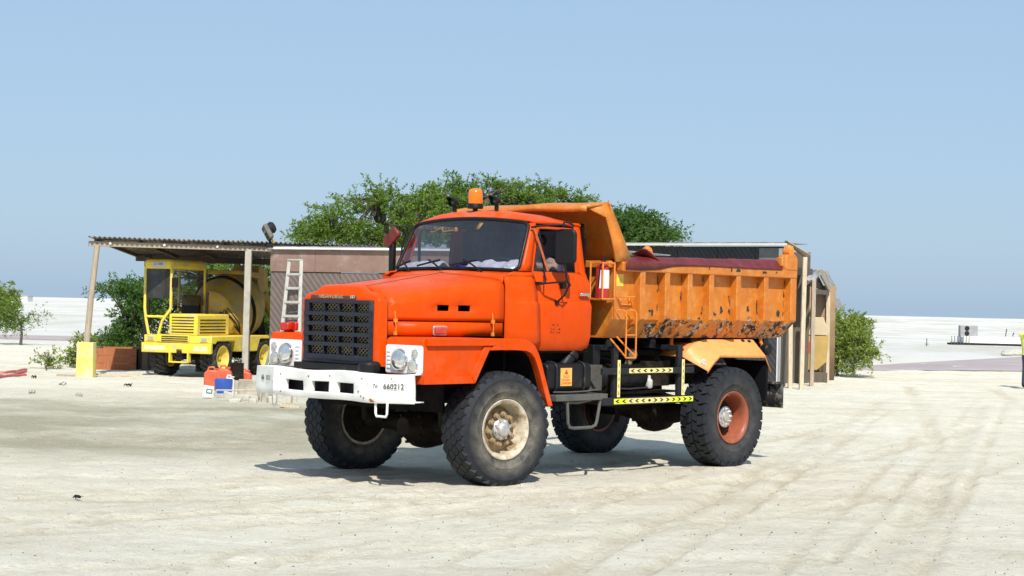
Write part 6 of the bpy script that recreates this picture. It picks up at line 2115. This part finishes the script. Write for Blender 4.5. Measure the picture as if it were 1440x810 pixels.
# ------------------------------------------------------------------ trees and bushes
def tree(name, base_pt, blobs, label, mat, n_clusters, leaves, leaf=.11, seed=1, trunk_r=.16, cat='tree', flat=.6, spread=.42):
    rs = random.Random(seed)
    nr = np.random.RandomState(seed)
    root = empty(name, base_pt)
    tag(root, label, cat, {'acacia_tree': 'acacia trees around the sheds', 'low_shrub': 'low shrubs by the yellow block'}.get(name))
    b = Vector(base_pt)
    # cluster centres in the blobs (absolute centres, radii)
    cl = []
    wts = [r[0] * r[1] * r[2] for c, r in blobs]
    for i in range(n_clusters):
        c, r = rs.choices(blobs, wts)[0]
        while True:
            v = Vector((rs.uniform(-1, 1), rs.uniform(-1, 1), rs.uniform(-1, 1)))
            if .25 < v.length < 1: break
        v = v.normalized() * v.length ** .55
        if rs.random() < .16: v = v * rs.uniform(1.05, 1.4)
        p = Vector((c[0] + v.x * r[0], c[1] + v.y * r[1], c[2] + v.z * r[2])) - b
        if p.z < .1: p.z = .1 + rs.random() * .2
        cl.append(p)
    # limbs
    mb = MB()
    zmin = min(p.z for p in cl); zmax = max(p.z for p in cl)
    fork = Vector((0, 0, max(.25, zmin + .25 * (zmax - zmin))))
    mb.tube([(0, 0, -.05), fork * .5 + Vector((rs.uniform(-.08, .08), rs.uniform(-.08, .08), 0)), fork], [trunk_r, trunk_r * .8, trunk_r * .65], 8)
    mains = []
    for i in range(min(9, max(4, n_clusters // 25))):
        t = rs.choice(cl)
        m = fork.lerp(t, .65) + Vector((0, 0, .15))
        mb.tube([fork, fork.lerp(m, .5) + Vector((rs.uniform(-.15, .15), rs.uniform(-.15, .15), .12)), m], [trunk_r * .55, trunk_r * .4, trunk_r * .26], 6)
        mains.append(m)
    mains.append(fork)
    for p in cl:
        m = min(mains, key=lambda q: (q - p).length)
        mid = m.lerp(p, .55) + Vector((rs.uniform(-.12, .12), rs.uniform(-.12, .12), rs.uniform(-.02, .15)))
        mb.tube([m, mid, p], [trunk_r * .2, trunk_r * .12, .008], 5, caps=False)
    mb.build('trunk', m_bark, root, smooth=60)
    # sprays of leaflets: each cluster holds twigs, each twig carries pairs of leaves
    V, Fc = [], []
    out = []
    for p in cl:
        nt_ = 7
        for t in range(nt_):
            d = Vector((rs.gauss(0, 1), rs.gauss(0, 1), rs.gauss(.1, flat))).normalized()
            L_ = rs.uniform(.5, 1.25) * spread
            s0 = p + Vector((rs.gauss(0, .1), rs.gauss(0, .1), rs.gauss(0, .06)))
            for k in range(max(2, leaves // nt_)):
                f = rs.random()
                q = s0 + d * (L_ * f) + Vector((0, 0, -.16 * f * f * L_)) + Vector((rs.gauss(0, .022), rs.gauss(0, .022), rs.gauss(0, .02)))
                out.append((q, d))
    nL = len(out)
    P = np.array([list(o[0]) for o in out]); D = np.array([list(o[1]) for o in out])
    D = D + nr.normal(0, .55, D.shape); D /= np.linalg.norm(D, axis=1)[:, None]
    U = nr.normal(0, .8, (nL, 3)) + np.array([0, 0, .9]); S = np.cross(D, U); S /= np.linalg.norm(S, axis=1)[:, None]
    ln = (leaf * nr.uniform(.6, 1.3, nL))[:, None]; wd = ln * .22
    v = np.stack([P, P + D * ln * .5 + S * wd, P + D * ln, P + D * ln * .5 - S * wd], 1).reshape(-1, 3)
    me = bpy.data.meshes.new('crown')
    f = np.arange(nL * 4).reshape(-1, 4)
    me.from_pydata(v.tolist(), [], f.tolist())
    me.materials.append(mat)
    o = bpy.data.objects.new('crown', me); C.objects.link(o); o.parent = root
    return root

def blob(px, py, d, rx, ry, rz):
    c = W(px, py, y=d)
    return ((c.x, c.y, c.z), (rx, ry, rz))
D_ = 54.0
tree('acacia_tree', (W(545, 0, y=D_).x, D_, 0), [blob(520, 312, D_, 1.9, 1.4, .75), (blob(455, 325, D_, .95, .9, .35)), blob(530, 275, D_, .35, .4, .5), blob(575, 295, D_, 1.1, 1.1, .6), blob(500, 335, D_, 2.0, 1.3, .4)], 'feathery green acacia tree rising behind the brown shed, leftmost crown', m_leaf, 240, 150, .085, 31)
tree('acacia_tree', (W(640, 0, y=56).x, 56, 0), [blob(635, 280, 56, 1.2, 1.3, .6), blob(628, 257, 56, .45, .5, .3), blob(690, 280, 56, 1.2, 1.2, .55), blob(600, 300, 56, 1.2, 1.2, .7), blob(650, 310, 56, 2.0, 1.5, .8)], 'tallest acacia crown directly behind the amber beacon', m_leaf, 240, 150, .085, 32)
tree('acacia_tree', (W(770, 0, y=56.5).x, 56.5, 0), [blob(745, 268, 56.5, .85, 1.0, .32), blob(720, 275, 56.5, 1.1, 1.0, .4), blob(800, 282, 56.5, .9, 1.0, .22), blob(770, 300, 56.5, 1.8, 1.4, .7)], 'acacia crown above the steel canopy of the truck body', m_leaf, 150, 160, .085, 33)
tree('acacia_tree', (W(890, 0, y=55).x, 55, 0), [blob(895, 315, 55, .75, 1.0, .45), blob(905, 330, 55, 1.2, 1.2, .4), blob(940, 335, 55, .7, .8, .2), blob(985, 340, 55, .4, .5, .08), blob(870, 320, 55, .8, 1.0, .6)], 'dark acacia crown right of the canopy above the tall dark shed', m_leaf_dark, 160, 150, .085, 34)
# behind the carport
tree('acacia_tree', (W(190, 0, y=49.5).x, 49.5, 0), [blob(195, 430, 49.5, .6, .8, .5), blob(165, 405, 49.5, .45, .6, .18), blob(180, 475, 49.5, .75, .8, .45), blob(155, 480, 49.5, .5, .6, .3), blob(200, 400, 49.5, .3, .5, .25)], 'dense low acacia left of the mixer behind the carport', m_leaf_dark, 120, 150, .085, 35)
tree('acacia_tree', (W(285, 0, y=50).x, 50, 0), [blob(285, 400, 50, 1.3, .9, .9), blob(265, 440, 50, 1.2, .9, .9), blob(300, 470, 50, 1.2, .9, .8)], 'acacia seen between the mixer cab and its drum', m_leaf, 150, 160, .085, 36)
tree('acacia_tree', (W(362, 0, y=49).x, 49, 0), [blob(358, 390, 49, 1.0, .9, .8), blob(362, 440, 49, 1.0, .9, .9), blob(355, 480, 49, .9, .9, .7)], 'acacia seen between the mixer drum and the brown shed', m_leaf, 150, 160, .085, 37)
# left bits
tree('young_tree', tuple(W(29, 485, z=0)), [blob(8, 440, 64.4, .45, .5, .35), blob(38, 450, 64.4, .45, .4, .2), blob(12, 462, 64.4, .5, .5, .15), blob(62, 445, 64.4, .2, .3, .06), blob(-10, 445, 64.4, .6, .5, .4)], 'young green tree with pale trunk at the far left edge', m_leaf, 60, 90, .08, 38, .06)
tree('far_tree', (W(5, 0, y=120).x, 120, 0), [blob(3, 420, 120, 1.1, 1, .9), blob(-6, 430, 120, 1.6, 1, .9)], 'hazy round tree far behind the young tree at left', m_leaf_pale, 90, 90, .2, 39)
tree('low_shrub', tuple(W(66, 520, z=0)), [blob(60, 516, 45.5, .2, .2, .05), blob(72, 512, 45.5, .18, .2, .1)], 'small leafy weed on the sand left of the yellow block', m_leaf_pale, 9, 60, .09, 40, .015, 'shrub', .6, .2)
tree('low_shrub', tuple(W(103, 512, z=0)), [blob(106, 500, 46.5, .2, .3, .2), blob(114, 480, 46.5, .15, .2, .12), blob(102, 512, 46.5, .2, .25, .08)], 'drooping shrub behind the yellow block', m_leaf_pale, 18, 70, .1, 41, .02, 'shrub', .6, .25)
# feathery bush on the right
B_ = 51.7
tree('feathery_bush', (W(1190, 0, y=B_).x, B_, 0), [blob(1180, 470, B_, .4, .7, .6), blob(1195, 485, B_, .55, .7, .5), blob(1205, 495, B_, .5, .6, .35), blob(1185, 450, B_, .35, .5, .3), blob(1190, 515, B_, .45, .6, .2)], 'feathery pale green bush beside the grey cabin on the right', m_leaf_pale, 70, 130, .1, 42, .05, 'bush', .9, .5)
tree('far_bush', (W(1203, 0, y=66).x, 66, 0), [blob(1203, 452, 66, .4, .5, .25), blob(1195, 465, 66, .6, .6, .5)], 'second bush peeping out behind the feathery one', m_leaf_pale, 40, 80, .13, 43, .04, 'bush')

# ------------------------------------------------------------------ people
def person(name, label, joints, edges_, matfn, mw):
    me = bpy.data.meshes.new(name)
    keys = list(joints)
    me.from_pydata([joints[k][0] for k in keys], [(keys.index(a), keys.index(b)) for a, b in edges_], [])
    o = bpy.data.objects.new(name, me); C.objects.link(o)
    sk = o.modifiers.new('skin', 'SKIN'); sk.use_smooth_shade = True
    for i, k in enumerate(keys):
        r = joints[k][1]
        me.skin_vertices[0].data[i].radius = r if isinstance(r, tuple) else (r, r)
    me.skin_vertices[0].data[0].use_root = True
    ss = o.modifiers.new('sub', 'SUBSURF'); ss.levels = 2; ss.render_levels = 2
    bpy.context.view_layer.update()
    m2 = bpy.data.meshes.new_from_object(o.evaluated_get(bpy.context.evaluated_depsgraph_get()))
    o.modifiers.clear()
    o.data = m2
    m2.shade_smooth()
    m2.materials.clear()
    mats, fn = matfn
    for m in mats: m2.materials.append(m)
    for f in m2.polygons:
        f.material_index = fn(Vector(f.center))
    o.matrix_world = mw
    tag(o, label, 'person')
    return o
# driver, seated at the wheel
J = dict(pelvis=((-1.27, .52, 1.98), (.16, .14)), belly=((-1.29, .53, 2.14), (.15, .13)), chest=((-1.30, .55, 2.34), (.17, .13)), neck=((-1.28, .56, 2.49), .058), head=((-1.25, .56, 2.57), .08), crown=((-1.26, .56, 2.67), .085),
         shL=((-1.30, .74, 2.43), .075), elL=((-1.20, .88, 2.35), .062), haL=((-1.0, .66, 2.40), .035), fiL=((-.96, .60, 2.42), .028),
         shR=((-1.28, .37, 2.40), .065), elR=((-1.12, .28, 2.22), .05), haR=((-.96, .36, 2.38), .035),
         knL=((-.85, .62, 2.0), .075), ftL=((-.72, .62, 1.56), .05), knR=((-.85, .40, 2.0), .075), ftR=((-.72, .40, 1.56), .05))
Ed = [('pelvis', 'belly'), ('belly', 'chest'), ('chest', 'neck'), ('neck', 'head'), ('head', 'crown'), ('chest', 'shL'), ('shL', 'elL'), ('elL', 'haL'), ('haL', 'fiL'), ('chest', 'shR'), ('shR', 'elR'), ('elR', 'haR'), ('pelvis', 'knL'), ('knL', 'ftL'), ('pelvis', 'knR'), ('knR', 'ftR')]
def dfn(c):
    if c.z > 2.47 and c.y < .66: return 1
    if c.x > -1.06 and c.z > 2.28: return 1
    return 0 if c.z > 1.95 else 2
drv = person('person', 'driver in a dusty brown shirt behind the wheel of the orange truck', J, Ed, ([m_shirt, m_skin, m_trouser], dfn), TM)
MB().sphere((-1.275, .56, 2.68), .098, 14, 8, (1, .9, .8)).build('hair', m_hair, drv, smooth=60)
# worker at the right edge, mostly out of frame
wp = W(1444, 546, z=0)
wm = Matrix.Translation((wp.x, wp.y, zt(wp.x, wp.y))) @ Matrix.Rotation(R(25), 4, 'Z')
J = dict(pelvis=((0, 0, .88), (.15, .11)), belly=((0, 0, 1.05), (.15, .11)), chest=((0, 0, 1.28), (.18, .12)), neck=((0, 0, 1.45), .055), head=((.0, -.02, 1.54), .08), crown=((0, -.01, 1.65), .085),
         shL=((.2, 0, 1.37), .065), elL=((.26, .02, 1.1), .048), haL=((.25, -.08, .88), .036), fiL=((.245, -.1, .79), .026),
         shR=((-.19, 0, 1.37), .062), elR=((-.36, -.1, 1.42), .048), haR=((-.14, -.2, 1.5), .036),
         knL=((.1, -.02, .48), .068), anL=((.11, .02, .08), .045), toL=((.12, -.16, .04), .04), knR=((-.1, -.02, .48), .068), anR=((-.11, .02, .08), .045), toR=((-.13, -.16, .04), .04))
Ed = [('pelvis', 'belly'), ('belly', 'chest'), ('chest', 'neck'), ('neck', 'head'), ('head', 'crown'), ('chest', 'shL'), ('shL', 'elL'), ('elL', 'haL'), ('haL', 'fiL'), ('chest', 'shR'), ('shR', 'elR'), ('elR', 'haR'), ('pelvis', 'knL'), ('knL', 'anL'), ('anL', 'toL'), ('pelvis', 'knR'), ('knR', 'anR'), ('anR', 'toR')]
def wfn(c):
    if c.z > 1.455 and abs(c.x) < .11: return 1
    if c.z < .12: return 3
    if c.z < .9 and abs(c.x) < .2: return 2
    if c.x > .18 and c.z < 1.12: return 1
    return 0
wk = person('person', 'worker in a yellow hi-vis top and dark trousers cut off by the right edge', J, Ed, ([m_vest, m_skin, m_trouser, m_rubber], wfn), wm)
MB().lathe([(.115, 0), (.105, .03), (.09, .09), (.04, .13), (.001, .135)], (0, -.01, 1.63), 16, 'z').box(-.06, .06, -.16, -.09, 1.63, 1.645).build('cap', m_vest, wk, smooth=50)
